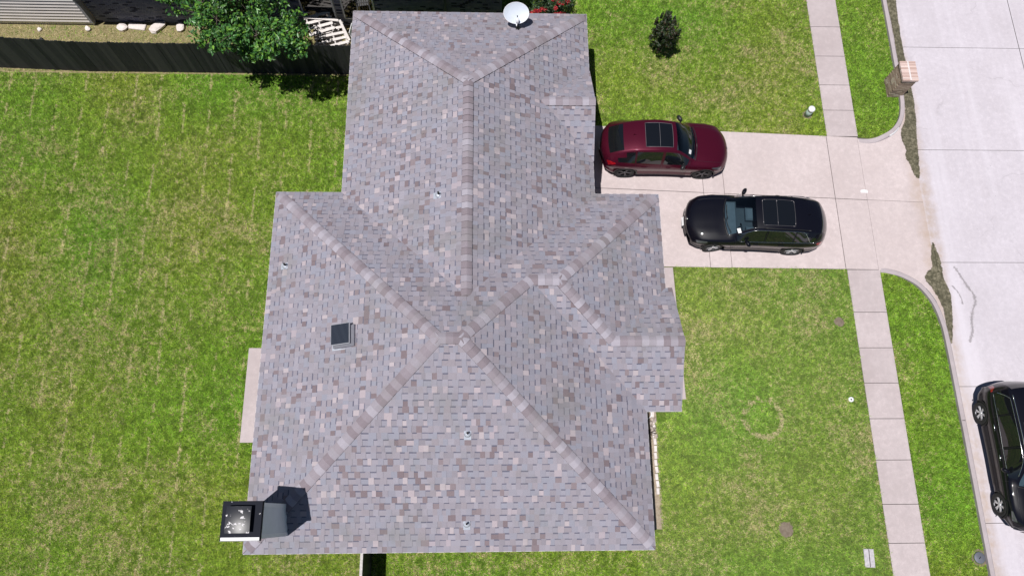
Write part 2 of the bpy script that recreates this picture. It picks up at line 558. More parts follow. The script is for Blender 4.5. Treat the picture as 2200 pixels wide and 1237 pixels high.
kn = smooth_path([(14.15, 13.52), (14.6, 13.50), (15.0, 13.62), (15.5, 13.92), (15.85, 14.4), (16.0, 15.0), (16.04, 15.7), (16.05, 17), (16.06, 20), (16.07, 40), (16.07, 60)])
ks = smooth_path([(16.07, -40), (16.06, -2), (16.05, 3.2), (16.03, 5.6), (15.96, 6.4), (15.78, 7.05), (15.40, 7.62), (14.9, 7.97), (14.45, 8.12), (14.15, 8.17)])


def kerb_side(path, off, keep):
    out = []
    for i_, p in enumerate(path):
        if not keep(p): continue
        d = (path[min(i_ + 1, len(path) - 1)] - path[max(i_ - 1, 0)]).normalized(); out.append((p.x + d.y * off, p.y - d.x * off))
    return out


ap1 = [(14.127, 10.985), (14.127, 8.22)] + kerb_side(ks, .10, lambda p: p.y > 6.2 and p.x > 14.16)[::-1] + [(16.215, 6.2), (16.215, 10.90)]
ap2 = [(14.127, 10.997), (16.215, 10.912), (16.215, 15.3)] + kerb_side(kn, .10, lambda p: p.y < 15.3 and p.x > 14.16)[::-1] + [(14.127, 13.56)]
for ap in (ap1, ap2):
    link('slab', slab_mesh('apron_slab', ap, 0.0, 0.033, M['drive'], 0.001), drive)

# walk strip to the front door, patio slab
tag(link('walkway', slab_mesh('walkway', [(4.9, 3.65), (6.76, 3.65), (6.66, 8.33), (4.9, 8.34)], 0, 0.05, M['walk'], 0.01)), kind='structure')
tag(link('patio', slab_mesh('patio', [(-7.95, 2.30), (-6.1, 2.30), (-6.1, 5.42), (-7.95, 5.42)], 0, 0.09, M['walk'], 0.012)), kind='structure')


# kerbs: lofted strips with a rolled top that dies into the driveway at its ends
def kerb(name, path, hs, label_gap):
    path = [Vector(p) for p in path]
    m = MB(); prof = [(0.0, 0.0), (0.0, 1.0), (0.015, 1.08), (0.13, 1.08), (0.165, 0.9), (0.20, 0.15), (0.205, 0.0)]
    rows = []
    for i, p in enumerate(path):
        d = (path[min(i + 1, len(path) - 1)] - path[max(i - 1, 0)]).normalized(); nrm = Vector((d.y, -d.x))
        rows.append([(p.x + nrm.x * a, p.y + nrm.y * a, 0.008 + max(0.004, hs[i]) * b) for a, b in prof])
    for r0, r1 in zip(rows[:-1], rows[1:]):
        for k in range(len(prof) - 1): m.face([r0[k], r1[k], r1[k + 1], r0[k + 1]], smooth=False)
    m.face(rows[0]); m.face(list(reversed(rows[-1])))
    return m.build(name, M['kerb'])


# north path runs driveway -> north; the outer side must be to its right, i.e. to the street
lenN = [0]
for a, b in zip(kn[:-1], kn[1:]): lenN.append(lenN[-1] + (b - a).length)
tag(kerb('kerb', kn, [min(0.125, 0.02 + 0.075 * s) for s in lenN], 0), kind='structure')
lenS = [0]
for a, b in zip(ks[::-1][:-1], ks[::-1][1:]): lenS.append(lenS[-1] + (b - a).length)
lenS = lenS[::-1]
tag(kerb('kerb', ks, [min(0.125, 0.02 + 0.075 * s) for s in lenS], 0), kind='structure')


def kerb_mark(path, k0, k1):  # thin white strip laid over the curved street face of a kerb
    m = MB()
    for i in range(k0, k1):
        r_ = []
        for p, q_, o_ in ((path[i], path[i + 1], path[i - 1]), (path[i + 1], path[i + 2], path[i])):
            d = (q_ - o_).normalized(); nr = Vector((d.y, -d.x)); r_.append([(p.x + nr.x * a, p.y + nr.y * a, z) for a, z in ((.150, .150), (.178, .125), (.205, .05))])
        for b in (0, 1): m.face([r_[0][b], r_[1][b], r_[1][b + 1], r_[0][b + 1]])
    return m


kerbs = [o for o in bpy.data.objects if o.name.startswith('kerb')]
kerb_mark(kn, 15, 20).build('white_strip', M['white_paint'], kerbs[0])
kerb_mark(ks, 29, 34).build('white_strip', M['white_paint'], kerbs[1])


def patch(name, pts, z, mat, jitter=0.0, n=6, seed=1, soft=.07):
    """flat irregular stain: full in the middle, breaking up in a rim of width 2*soft"""
    rr = np.random.default_rng(seed)
    P = smooth_path(list(pts) + [pts[0]], n)[:-1]
    P = [Vector((p.x + rr.normal(0, jitter), p.y + rr.normal(0, jitter))) for p in P]
    ar = sum(P[i].x * P[(i + 1) % len(P)].y - P[(i + 1) % len(P)].x * P[i].y for i in range(len(P)))
    if ar < 0: P = P[::-1]
    N = len(P); out, inn = [], []
    for i in range(N):
        d = (P[(i + 2) % N] - P[i - 2]).normalized(); nr = Vector((d.y, -d.x))
        out.append(P[i] + nr * soft); inn.append(P[i])
    me = bpy.data.meshes.new(name)
    V = [(p.x, p.y, z) for p in out] + [(p.x, p.y, z) for p in inn]
    F = [tuple(range(N, 2 * N))] + [(i, (i + 1) % N, N + (i + 1) % N, N + i) for i in range(N)]
    me.from_pydata(V, [], F)
    a = me.attributes.new('cover', 'FLOAT', 'POINT')
    a.data.foreach_set('value', np.concatenate([np.zeros(N), np.ones(N)]).astype(np.float32))
    me.materials.append(mat)
    return link(name, me)


tag(patch('puddle', [(16.27, 21.5), (16.34, 18.51), (16.31, 17.42), (16.28, 15.42), (16.22, 14.71), (16.1, 14.2), (15.9, 13.84), (15.88, 13.5), (15.98, 13.07), (15.90, 12.77), (15.99, 12.54), (16.05, 12.23), (16.15, 11.95), (16.25, 11.98), (16.31, 12.52), (16.36, 13.01), (16.43, 13.7), (16.55, 14.71), (16.58, 15.53), (16.55, 17.21), (16.55, 18.29), (16.62, 19.85), (16.64, 21.5)], 0.038, M['mud'], 0.010, 6, 3), kind='structure')
tag(patch('puddle', [(16.30, 9.3), (16.18, 8.81), (16.13, 8.38), (15.86, 8.1), (15.80, 7.91), (15.95, 7.65), (16.15, 7.21), (16.27, 6.75), (16.25, 6.22), (16.27, 5.6), (16.34, 5.9), (16.49, 6.75), (16.55, 7.39), (16.41, 7.96), (16.42, 8.53), (16.34, 9.03)], 0.0382, M['mud'], 0.010, 6, 4), kind='structure')

def stain_ribbon(path, w, z, seed):
    P = smooth_path(path, 5); rr = np.random.default_rng(seed); V, cov = [], []
    for i in range(len(P)):
        d = (P[min(i + 1, len(P) - 1)] - P[max(i - 1, 0)]).normalized(); nr = Vector((d.y, -d.x)); k = w * rr.uniform(.5, 1.3)
        for f, c_ in ((k, 0), (0, .75), (-k, 0)): V.append((P[i].x + nr.x * f, P[i].y + nr.y * f, z)); cov.append(c_ if 0 < i < len(P) - 1 else 0)
    F = [(3 * i + a, 3 * i + a + 1, 3 * i + a + 4, 3 * i + a + 3) for i in range(len(P) - 1) for a in (0, 1)]
    me = bpy.data.meshes.new('street_stain'); me.from_pydata(V, [], F)
    me.attributes.new('cover', 'FLOAT', 'POINT').data.foreach_set('value', np.array(cov, np.float32)); me.materials.append(M['stain'])
    return tag(link('street_stain', me), kind='structure')


stain_ribbon([(16.9, 8.41), (17.0, 8.27), (17.13, 7.97), (17.27, 7.65), (17.42, 7.39), (17.45, 7.08), (17.28, 6.74), (17.17, 6.36), (17.13, 5.99), (16.93, 5.57)], .13, .0165, 2)
stain_ribbon([(16.67, 7.7), (16.86, 7.48), (16.96, 7.22), (16.96, 6.96)], .08, .0172, 3)

# garden bed in front of the house with a row of edging blocks
bed = tag(base_sheet('garden_bed', [(4.3, -0.5), (5.72, -0.5), (5.72, 3.3), (4.3, 3.3)], 0.005, M['mulch']), kind='structure')
eb = []
for k in range(3):
    m = MB(); m.bevbox(-0.05, 0.05, -0.1, 0.1, 0, 0.075, 0.012); eb.append(m.data('edging_block', M['rock']))
y = 3.15; k = 0
while y > 0.45:
    o = link('edging_block', eb[k % 3], bed); o.location = (5.60 + random.uniform(-0.012, 0.012), y, 0.004); o.rotation_euler = (random.uniform(-.05, .05), 0, random.uniform(-0.12, 0.12)); y -= 0.225; k += 1
for nm, cx, cy, r in (('dirt_patch', 9.7, -0.55, 0.25), ('dirt_patch', 12.40, 6.33, 0.15)):
    tag(patch(nm, [(cx + r * math.cos(a) * random.uniform(.7, 1.1), cy + r * math.sin(a) * random.uniform(.7, 1.1)) for a in np.linspace(0, 2 * math.pi, 9)[:-1]], 0.012, mud_mat('dirt_spot', (0.13, 0.10, 0.075), (0.18, 0.145, 0.11), (0.23, 0.19, 0.145), .95, .95), 0.01, 5, 9), kind='structure')
tag(base_sheet('side_yard', [(-40, 16.0), (-4.3, 16.0), (-4.3, 18.6), (-40, 18.6)], 0.0045, M['dry_yard']), kind='structure')

# ------------------------------------------------------------------ the house
xw, yS, xe, yn, xa, xb, yt = -6.71, -0.985, 4.809, 9.938, -4.626, 3.55, 16.847
xe2, yn2, Yg, xg, Yk, gk, PIT, ZE = 5.641, 2.899, 4.819, 5.862, 12.84, 1.711, 0.524, 2.70
D_ = (yn - yS) / 2; ym = (yn + yS) / 2
RW = (xw + D_, ym); RE = (xe - D_, ym); zR = ZE + PIT * D_
Wn = (xb - xa) / 2; xm = (xa + xb) / 2
NN = (xm, yt - Wn); VV = (xm, yn - Wn)
hh = (yn - yn2) / 2; Yr = (yn + yn2) / 2
R1 = (xe2 - hh, Yr); R2 = (xe - hh, Yr)
hg = Yg - yn2; Gs = (xe2 - hg, Yg); Ge = (xg, Yg); Yg2 = Yg + hg
Ks = (xb - gk, Yk); Ke = (xb + 0.03, Yk)
vy = lambda x: VV[1] + (x - VV[0])
# (eave coordinate, axis, uphill sign, convex pieces)
PL = [
    ('x', xw, 1, [[(xw, yS), (xw, yn), RW]]),
    ('y', yS, 1, [[(xw, yS), (xe, yS), RE, RW]]),
    ('x', xe, -1, [[(xe, yS), (xe, yn2), R2, RE]]),
    ('y', yn, -1, [[(xw, yn), (xa, yn), VV, RW], [RW, VV, RE], [RE, R2, (R2[0], vy(R2[0])), VV], [R2, R1, (R1[0], vy(R1[0])), (R2[0], vy(R2[0]))], [R1, (xe2, yn), (xb, yn), (R1[0], vy(R1[0]))]]),
    ('x', xe2, -1, [[(xe2, Yg2), (xe2, yn), R1, Gs]]),
    ('y', yn2, 1, [[(xe, yn2), (xg, yn2), Ge, (xe - hg, Yg)], [(xe - hg, Yg), Gs, R1, R2]]),
    ('y', Yg2, -1, [[(xe2, Yg2), (xg, Yg2), Ge, Gs]]),
    ('x', xa, 1, [[(xa, yn), (xa, yt), NN, VV]]),
    ('y', yt, -1, [[(xa, yt), (xb, yt), NN]]),
    ('x', xb, -1, [[VV, (xb, yn), (xb, Yk - gk), Ks, (Yk - NN[1] + NN[0], Yk), NN], [(Yk - NN[1] + NN[0], Yk), Ks, (xb, Yk + gk), (xb, yt)]]),
    ('y', Yk + gk, -1, [[(xb, Yk + gk), Ks, Ke, (xb + 0.03, Yk + gk)]]),
    ('y', Yk - gk, 1, [[(xb, Yk - gk), (xb + 0.03, Yk - gk), Ke, Ks]]),
]


def ccw(p):
    a = sum(p[i][0] * p[(i + 1) % len(p)][1] - p[(i + 1) % len(p)][0] * p[i][1] for i in range(len(p)))
    return list(p) if a > 0 else list(reversed(p))


def clip(sub, poly):
    out = list(sub)
    n = len(poly)
    for i in range(n):
        ax, ay = poly[i]; bx, by = poly[(i + 1) % n]
        ins = lambda p: (bx - ax) * (p[1] - ay) - (by - ay) * (p[0] - ax)
        src = out; out = []
        if not src: return []
        for k in range(len(src)):
            p, q_ = src[k], src[(k + 1) % len(src)]; dp, dq = ins(p), ins(q_)
            if dp >= -1e-9: out.append(p)
            if (dp > 1e-9 and dq < -1e-9) or (dp < -1e-9 and dq > 1e-9):
                t = dp / (dp - dq); out.append((p[0] + (q_[0] - p[0]) * t, p[1] + (q_[1] - p[1]) * t))
    return out


house = empty('house')
tag(house, 'single storey house with hipped roof of mauve and grey shingles', 'house')
walls_rects = [(xw + .45, xe - .45, yS + .45, yn - .45), (xa + .45, xb - .45, yn - .5, yt - .45), (xe - .5, xe2 - .45, yn2 + .5, yn - .45)]
wm = MB()
for (a, b, c, d) in walls_rects: wm.box(a, b, c, d, 0, ZE - 0.12)
wm.box(xb - .5, xb - .3, Yk - gk + .5, Yk + gk - .5, 0, ZE + .05)
M['house_brick'] = simple('house_brick', (0.40, 0.30, 0.25), 0.9, var=0.25, scale=18)
wm.build('wall', M['house_brick'], house)
gd = MB()
for k in range(4): gd.box(xb - .47, xb - .425, 10.55, 13.5, 0.02 + k * .55, 0.555 + k * .55)
gd.build('garage_door', M['white_paint'], house)

roof_m = MB()
zpl = lambda ax, e, s, p: ZE + PIT * s * ((p[0] if ax == 'x' else p[1]) - e)
for ax, e, s, pcs in PL:
    for pc in pcs:
        roof_m.face([(p[0], p[1], zpl(ax, e, s, p)) for p in ccw(pc)])
# soffit and fascia around the eaves
eave = [(xw, yS), (xe, yS), (xe, yn2), (xg, yn2), (xg, Yg2), (xe2, Yg2), (xe2, yn), (xb, yn), (xb, yt), (xa, yt), (xa, yn), (xw, yn)]
for i in range(len(eave)):
    a, b = eave[i], eave[(i + 1) % len(eave)]
    roof_m.face([(a[0], a[1], ZE - .16), (b[0], b[1], ZE - .16), (b[0], b[1], ZE), (a[0], a[1], ZE)])
for rct in [(xw, xe, yS, yn), (xa, xb, yn, yt), (xe, xg, yn2, Yg2), (xe, xe2, Yg2, yn)]:
    a, b, c, d = rct; roof_m.face([(a, c, ZE - .16), (a, d, ZE - .16), (b, d, ZE - .16), (b, c, ZE - .16)])
roof_m.face([(xg, yn2, ZE), (xg, Yg2, ZE), (xg, Yg, ZE + PIT * hg)])
roof_m.face([(xb + .029, Yk - gk, ZE), (xb + .029, Yk + gk, ZE), (xb + .029, Yk, ZE + PIT * gk)])
roof = roof_m.build('roof', M['fascia'], house)

for i in range(len(eave)):
    a, b = Vector(eave[i]), Vector(eave[(i + 1) % len(eave)]); d = (b - a).normalized(); nr = Vector((d.y, -d.x))
    m = MB(); p0 = a - d * 0; p1 = b + d * 0
    q0 = [(p.x + nr.x * k, p.y + nr.y * k, z) for p in (p0, p1) for k, z in ((.003, ZE - .045), (.014, ZE - .04), (.014, ZE + .006), (.003, ZE + .010))]
    m.mesh(q0, [(0, 1, 5, 4), (1, 2, 6, 5), (2, 3, 7, 6), (0, 4, 7, 3)])
    m.build('drip_edge', M['fascia'], roof)

PAL = {
    'blue': [srgb(142, 139, 150), srgb(139, 137, 149), srgb(145, 140, 150), srgb(140, 135, 145), srgb(143, 137, 146), srgb(139, 139, 152)],
    'light': [srgb(166, 155, 161), srgb(161, 151, 159), srgb(170, 160, 165)],
    'brown': [srgb(123, 110, 115), srgb(117, 104, 109), srgb(128, 116, 121)],
    'grey': [srgb(135, 130, 139), srgb(147, 143, 154), srgb(141, 134, 142)],
}
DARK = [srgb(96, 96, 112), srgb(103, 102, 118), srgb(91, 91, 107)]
EXPO = 0.186
SQ = math.sqrt(1 + PIT * PIT)
WIDTHS = (0.11, 0.13, 0.15, 0.175, 0.21)


def plane_pt(ax, e, s, sl, t, up):
    """slope coordinate sl (metres up the slope), t along the eave, up along the normal"""
    h = sl / SQ; x = e + s * h
    z = ZE + PIT * h
    nx = -s * PIT / SQ * up; nz = up / SQ
    return (x + nx, t, z + nz) if ax == 'x' else (t, x + nx, z + nz)


def cell_faces(m, poly, lo, hi, s0, P, c, dark):
    """one shingle tab: poly is a list of (slope, t); lo/hi the thickness at its lower and upper edge"""
    th = lambda sl: lo + (hi - lo) * min(1, max(0, (sl - s0) / EXPO))
    top = [P(sl, t, th(sl)) for sl, t in poly]
    m.face(top, c)
    n = len(poly)
    for i in range(n):
        a, b = poly[i], poly[(i + 1) % n]
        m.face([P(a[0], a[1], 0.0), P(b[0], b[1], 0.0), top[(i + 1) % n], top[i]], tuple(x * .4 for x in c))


stuff = MB(); cand = []
for pi, (ax, e, s, pcs) in enumerate(PL):
    allp = [p for pc in pcs for p in pc]
    k = 0 if ax == 'x' else 1
    tmin = min(p[1 - k] for p in allp); tmax = max(p[1 - k] for p in allp)
    smax = max(abs(p[k] - e) for p in allp) * SQ
    pcl = []
    for pc in pcs:
        pcl.append(ccw([(abs(p[k] - e) * SQ, p[1 - k]) for p in pc]))
    P = lambda sl, t, up, ax=ax, e=e, s=s: plane_pt(ax, e, s, sl, t, up)
    row = 0; s0 = 0.0
    while s0 < smax - 0.01:
        s1 = s0 + EXPO
        t = tmin - rng.random() * .3; tooth = bool(rng.random() < .5); last = 'blue'
        while t < tmax:
            w = WIDTHS[int(rng.choice(5, p=[.15, .27, .28, .20, .10]))]
            r = rng.random()
            kind = 'light' if r < .065 else 'brown' if r < .135 else 'grey' if r < .36 else 'blue'
            cols = PAL[kind]; c = cols[int(rng.integers(len(cols)))]
            jit = 1 + rng.normal(0, .03)
            ci = int(rng.integers(len(cols)))
            lo, hi = (0.024, 0.013) if tooth else (0.012, 0.004)
            cell = [(s0, t), (s0, t + w), (s1, t + w), (s1, t)]
            done = False
            for pc in pcl:
                q_ = clip(cell, pc) if pc else []
                if len(q_) < 3: continue
                ar = abs(sum(q_[i][0] * q_[(i + 1) % len(q_)][1] - q_[(i + 1) % len(q_)][0] * q_[i][1] for i in range(len(q_)))) / 2
                if ar < 1e-5: continue
                if ar > EXPO * w * .995 and tooth and pi in (1, 5, 2, 0) and s0 > EXPO:
                    ctr = Vector(P(s0 + .09, t + w / 2, 0)); cand.append(((ctr - cam.location).length, pi, s0, t, w, kind, ci, lo, hi))
                else:
                    cc = tuple(x * jit for x in c)
                    cell_faces(stuff, q_, lo, hi, s0, P, cc, False)
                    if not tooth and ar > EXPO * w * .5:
                        # darker granule band printed along the top of the lower layer
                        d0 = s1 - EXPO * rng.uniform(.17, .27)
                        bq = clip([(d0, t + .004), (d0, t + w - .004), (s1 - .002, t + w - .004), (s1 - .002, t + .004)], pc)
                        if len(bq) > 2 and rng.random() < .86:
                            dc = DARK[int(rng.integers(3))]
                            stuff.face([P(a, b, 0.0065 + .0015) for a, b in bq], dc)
            t += w
            tooth = not tooth if rng.random() < .95 else tooth
        s0 = s1; row += 1
cand.sort(key=lambda a: a[0])
proto = {}
for n_, (dist, pi, s0, t, w, kind, ci, lo, hi) in enumerate(cand):
    ax, e, s, _ = PL[pi]
    if n_ < 300:
        key = (w, kind, ci)
        if key not in proto:
            m = MB(); cell_faces(m, [(0, 0), (0, w), (EXPO, w), (EXPO, 0)], lo, hi, 0, lambda sl, tt, up: (sl, tt, up), PAL[kind][ci], False)
            proto[key] = m.data('shingle', M['shingle'])
        o = link('shingle', proto[key], roof)
        X = Vector(plane_pt(ax, e, s, 1, 0, 0)) - Vector(plane_pt(ax, e, s, 0, 0, 0))
        Y = Vector((0, 1, 0)) if ax == 'x' else Vector((1, 0, 0))
        Z = Vector(plane_pt(ax, e, s, 0, 0, 1)) - Vector(plane_pt(ax, e, s, 0, 0, 0))
        mt = Matrix((X, Y, Z)).transposed().to_4x4(); mt.translation = Vector(plane_pt(ax, e, s, s0, t, 0.0))
        o.matrix_local = mt
    else:
        P = lambda sl, tt, up: plane_pt(ax, e, s, sl, tt, up)
        cell_faces(stuff, [(s0, t), (s0, t + w), (s0 + EXPO, t + w), (s0 + EXPO, t)], lo, hi, s0, P, PAL[kind][ci], False)
sh = stuff.build('shingle_field', M['shingle'], roof)
sh['kind'] = 'stuff'

# hip and ridge caps
CAPC = [srgb(137, 128, 136), srgb(143, 135, 143), srgb(128, 118, 125), srgb(160, 155, 165), srgb(148, 142, 151)]
CAPE = srgb(62, 56, 66)


def p3(p, z): return Vector((p[0], p[1], z))


zN = ZE + PIT * Wn; z1 = ZE + PIT * hh; zg = ZE + PIT * hg; zk = ZE + PIT * gk
SEG = [(p3((xw, yn), ZE), p3(RW, zR)), (p3((xw, yS), ZE), p3(RW, zR)), (p3((xe, yS), ZE), p3(RE, zR)), (p3(R2, z1), p3(RE, zR)),
       (p3((xe2, yn), ZE), p3(R1, z1)), (p3(Gs, zg), p3(R1, z1)), (p3((xa, yt), ZE), p3(NN, zN)), (p3((xb, yt), ZE), p3(NN, zN)),
       (p3(RW, zR), p3(RE, zR)), (p3(R1, z1), p3(R2, z1)), (p3(Ge, zg), p3(Gs, zg)), (p3(Ke, zk), p3(Ks, zk)), (p3(VV, zN), p3(NN, zN))]
capmesh = {}


def cap_data(drop, ci, wid):
    key = (drop, ci, wid)
    if key in capmesh: return capmesh[key]
    m = MB(); L = 0.26
    ts = [-1, -.72, -.4, -.15, 0, .15, .4, .72, 1]
    def ring(x, lift):
        return [(x, wid * t, lift + .030 - drop * wid * (math.sqrt(t * t + .035) - .187) - (.006 if abs(t) == 1 else 0)) for t in ts]
    a, b = ring(0, .022), ring(L, -.004)
    for i in range(len(ts) - 1): m.face([a[i], b[i], b[i + 1], a[i + 1]], CAPC[ci], True)
    a0 = [(p[0], p[1], p[2] - .03) for p in a]
    for i in range(len(ts) - 1): m.face([a[i], a[i + 1], a0[i + 1], a0[i]], CAPE)
    b0 = [(p[0], p[1], p[2] - .03) for p in b]
    for i in (0, len(ts) - 1): m.face([a[i], a0[i], b0[i], b[i]], CAPE)
    capmesh[key] = m.data('ridge_cap', M['shingle']); return capmesh[key]


for si, (a, b) in enumerate(SEG):
    d = b - a; L = d.length; d.normalize()
    hip = si < 8
    # slope of the roof measured square to the ridge line
    if hip:
        side = Vector((-d.y, d.x, 0)).normalized(); up = d.cross(side)
        if up.z < 0: side = -side; up = -up
        drop = round(PIT / math.sqrt(2) * 1.0, 3)
    else:
        side = Vector((-d.y, d.x, 0)); up = Vector((0, 0, 1)); drop = PIT
        if d.cross(side).z < 0: side = -side
    up = d.cross(side)
    n = max(2, round(L / 0.205)); st = L / n
    last = 0; h0 = .20 if si in (0, 1, 2, 4, 6, 7) else .0
    for k in range(n):
        r = rng.random()
        ci = int(rng.choice(5, p=[.26, .22, .2, .15, .17])); ci = (ci + 1 + int(r * 3)) % 5 if ci == last else ci; last = ci
        o = link('ridge_cap', cap_data(drop, ci, 0.16), roof)
        mt = Matrix((d, side, up)).transposed().to_4x4(); mt.translation = a + d * (k * st * (L - h0) / L + h0) + up * (0.004 if k or not hip else -.012)
        o.matrix_local = mt


# vent pipes through the roof (all stand upright, flashing lies on the slope)
def vent_pipe(x, y, ax, s, e):
    z = ZE + PIT * s * ((x if ax == 'x' else y) - e)
    v = empty('vent_pipe', (x, y, z), 0, house)
    X = Vector(plane_pt(ax, e, s, 1, 0, 0)) - Vector(plane_pt(ax, e, s, 0, 0, 0))
    Y = Vector((0, 1, 0)) if ax == 'x' else Vector((1, 0, 0))
    Z = X.cross(Y)
    if Z.z < 0: Y = -Y; Z = -Z
    mt = Matrix((X, Y, Z)).transposed().to_4x4()
    f = MB(); f.bevbox(-.17, .09, -.10, .10, .012, .027, .004, mt); f.lathe([(.10, .02), (.085, .045), (.055, .09)], 16, Matrix.Identity(4)); f.build('flashing', M['galv'], v)
    p_ = MB(); p_.lathe([(.030, 0), (.030, .24), (.024, .24), (.024, .20)], 14); p_.build('pipe', M['black_plastic'], v)
    return v


vent_pipe(-1.40, 9.10, 'x', 1, xa)
vent_pipe(-6.12, 7.33, 'x', 1, xw)
vent_pipe(-0.48, 2.10, 'y', 1, yS)
vent_pipe(-0.51, -0.24, 'y', 1, yS)

# solar attic fan on the west slope
zf = ZE + PIT * (-4.0 - xw)
fan = empty('attic_fan', (-3.98, 4.83, zf), R(3), house)
tl = Matrix.Rotation(-math.atan(PIT) * 0.8, 4, 'Y')
m = MB(); m.bevbox(-.40, .40, -.35, .35, .01, .03, .005, tl); m.build('flange', M['galv'], fan)
m = MB(); m.bevbox(-.30, .38, -.31, .31, .03, .21, .07, tl); m.build('housing', simple('fan_housing', (.27, .27, .31), .45, .3), fan)
pn = Matrix.Translation((-.08, .04, .27)) @ Matrix.Rotation(-math.atan(PIT) * 0.75, 4, 'Y')
m = MB(); m.bevbox(-.30, .30, -.30, .30, -.02, .018, .004, pn)
pnl = m.build('solar_panel', simple('panel_frame', (.45, .46, .5), .4, .3), fan)
m = MB(); m.box(-.285, .285, -.285, .285, .0185, .022, pn); m.build('solar_cells', M['solar'], pnl)

# chimney chase with its metal cover
cx0, cx1, cy0, cy1, cz = -6.30, -5.46, -0.50, 0.32, 5.70
cm = MB(); cm.box(cx0 + .02, cx1 - .02, cy0 + .02, cy1 - .02, 0, cz - .01)
chim = cm.build('chimney', simple('chase_core', (.10, .11, .13), .9), house)
for axis, fx, a, b in (('x', cx1, cy0, cy1), ('x', cx0, cy0, cy1), ('y', cy0, cx0, cx1), ('y', cy1, cx0, cx1)):
    outw = 1 if fx in (cx1, cy1) else -1
    m = MB(); Lb = (b - a) / 2 - .085
    # a lap board: lower edge proud of the upper one
    o1, o2 = .004, .034
    m.mesh([(-Lb, o2 - .02, 0), (Lb, o2 - .02, 0), (Lb, o2, 0), (-Lb, o2, 0), (-Lb, o1, .15), (Lb, o1, .15), (Lb, o1 - .02, .15), (-Lb, o1 - .02, .15)],
           [(0, 1, 2, 3), (3, 2, 5, 4), (4, 5, 6, 7), (0, 3, 4, 7), (1, 6, 5, 2)])
    me = m.data('siding_board', M['siding_grey'])
    z = 2.2
    while z < cz - .2:
        o = link('siding_board', me, chim)
        o.location = ((fx, (a + b) / 2, z) if axis == 'x' else ((a + b) / 2, fx, z))
        if axis == 'x': o.rotation_euler = (0, 0, -R(90) if outw > 0 else R(90))
        else: o.rotation_euler = (0, 0, 0 if outw > 0 else R(180))
        # local +y is the outward side
        o.location = Vector(o.location) - (Vector((outw * .022, 0, 0)) if axis == 'x' else Vector((0, outw * .022, 0)))
        z += 0.172
m = MB()
for sx, X in ((-1, cx0), (1, cx1)):
    for sy, Yc in ((-1, cy0), (1, cy1)):
        x0, x1 = sorted((X + sx * .012, X - sx * .09)); y0, y1 = sorted((Yc + sy * .012, Yc - sy * .09))
        m.box(x0, x1, y0, y1, .05, cz - .02)
m.build('corner_trim', M['siding_grey'], chim)
m = MB()
a0, a1, b0, b1 = cx0 - .06, cx1 + .03, cy0 - .04, cy1 + .04
m.box(a0, a1, b0, b1, cz, cz + .03); m.box(a0, a1, b0 - .012, b0, cz - .11, cz + .03); m.box(a0, a1, b1, b1 + .012, cz - .11, cz + .03); m.box(a0 - .012, a0, b0 - .012, b1 + .012, cz - .11, cz + .03); m.box(a1, a1 + .012, b0 - .012, b1 + .012, cz - .11, cz + .03)
cover = m.build('chase_cover', M['chase'], chim)
m = MB(); m.box(-6.17, -5.68, -.34, .22, cz + .03, cz + .19); m.build('flue_collar', M['black_plastic'], cover)
m = MB(); nl = 12; lz = lambda u, v: cz + .235 - .022 * (u * u + v * v)
lp = lambda i, j: (-5.925 + .295 * (2 * i / nl - 1), -.06 + .31 * (2 * j / nl - 1), lz(2 * i / nl - 1, 2 * j / nl - 1))
m.mesh([lp(i, j) for i in range(nl + 1) for j in range(nl + 1)], [(i * (nl + 1) + j, (i + 1) * (nl + 1) + j, (i + 1) * (nl + 1) + j + 1, i * (nl + 1) + j + 1) for i in range(nl) for j in range(nl)], None, True)
m.box(-6.22, -5.63, -.37, .25, cz + .17, cz + .188); m.build('flue_lid', M['chase_lid'], cover)
m = MB(); m.box(a0 + .01, a1, b0 + .001, b0 + .07, cz + .031, cz + .034); m.build('flange_strip', M['white_paint'], cover)
m = MB(); m.box(a0 - .01, a1 + .01, b0 - .016, b0 - .0125, cz - .1, cz + .03); m.build('cover_skirt', M['white_paint'], cover)

# satellite dish on the north slope
dish = empty('satellite_dish', (1.09, 15.85, ZE + PIT * (yt - 15.85)))
tag(dish, 'white oval satellite dish on a short mast at the roof edge', 'satellite dish')
m = MB(); m.bevbox(-.07, .07, -.11, .11, .015, .03, .005, Matrix.Rotation(-math.atan(PIT), 4, 'X')); m.build('foot_plate', M['black_plastic'], dish)
m = MB(); m.tube([(0, 0, .01), (0, 0, .22), (-.03, .20, .42)], .022); m.build('mast', M['black_plastic'], dish)
dm = MB(); n, rings = 40, 7
ctr = Vector((-.075, .26, .46)); nrm = Vector((.10, -.55, .83)).normalized()
ux = Vector((1, 0, 0)); ux = (ux - nrm * ux.dot(nrm)).normalized(); uy = nrm.cross(ux)
Pd = []
for k in range(rings + 1):
    f = k / rings
    for i in range(n):
        a = 2 * math.pi * i / n; Pd.append(ctr + ux * (.43 * f * math.cos(a)) + uy * (.34 * f * math.sin(a)) + nrm * (.075 * f * f))
Fd = [(k * n + i, k * n + (i + 1) % n, (k + 1) * n + (i + 1) % n, (k + 1) * n + i) for k in range(rings) for i in range(n)]
dm.mesh(Pd, Fd, None, True)
ro = dm.build('reflector', simple('dish_paint', (.56, .61, .69), .55, var=.04), dish)
rim = MB(); rim.tube([ctr + ux * (.43 * math.cos(a)) + uy * (.34 * math.sin(a)) + nrm * .072 for a in np.linspace(0, 2 * math.pi, 41)], .009, 6); rim.build('rim', M['white_plastic'], ro)
arm_end = Vector((-.03, -.06, .42))
m = MB(); m.tube([ctr - uy * .34 + nrm * .05, ctr - uy * .42 + nrm * .16, arm_end], .014); m.build('arm', M['white_plastic'], dish)
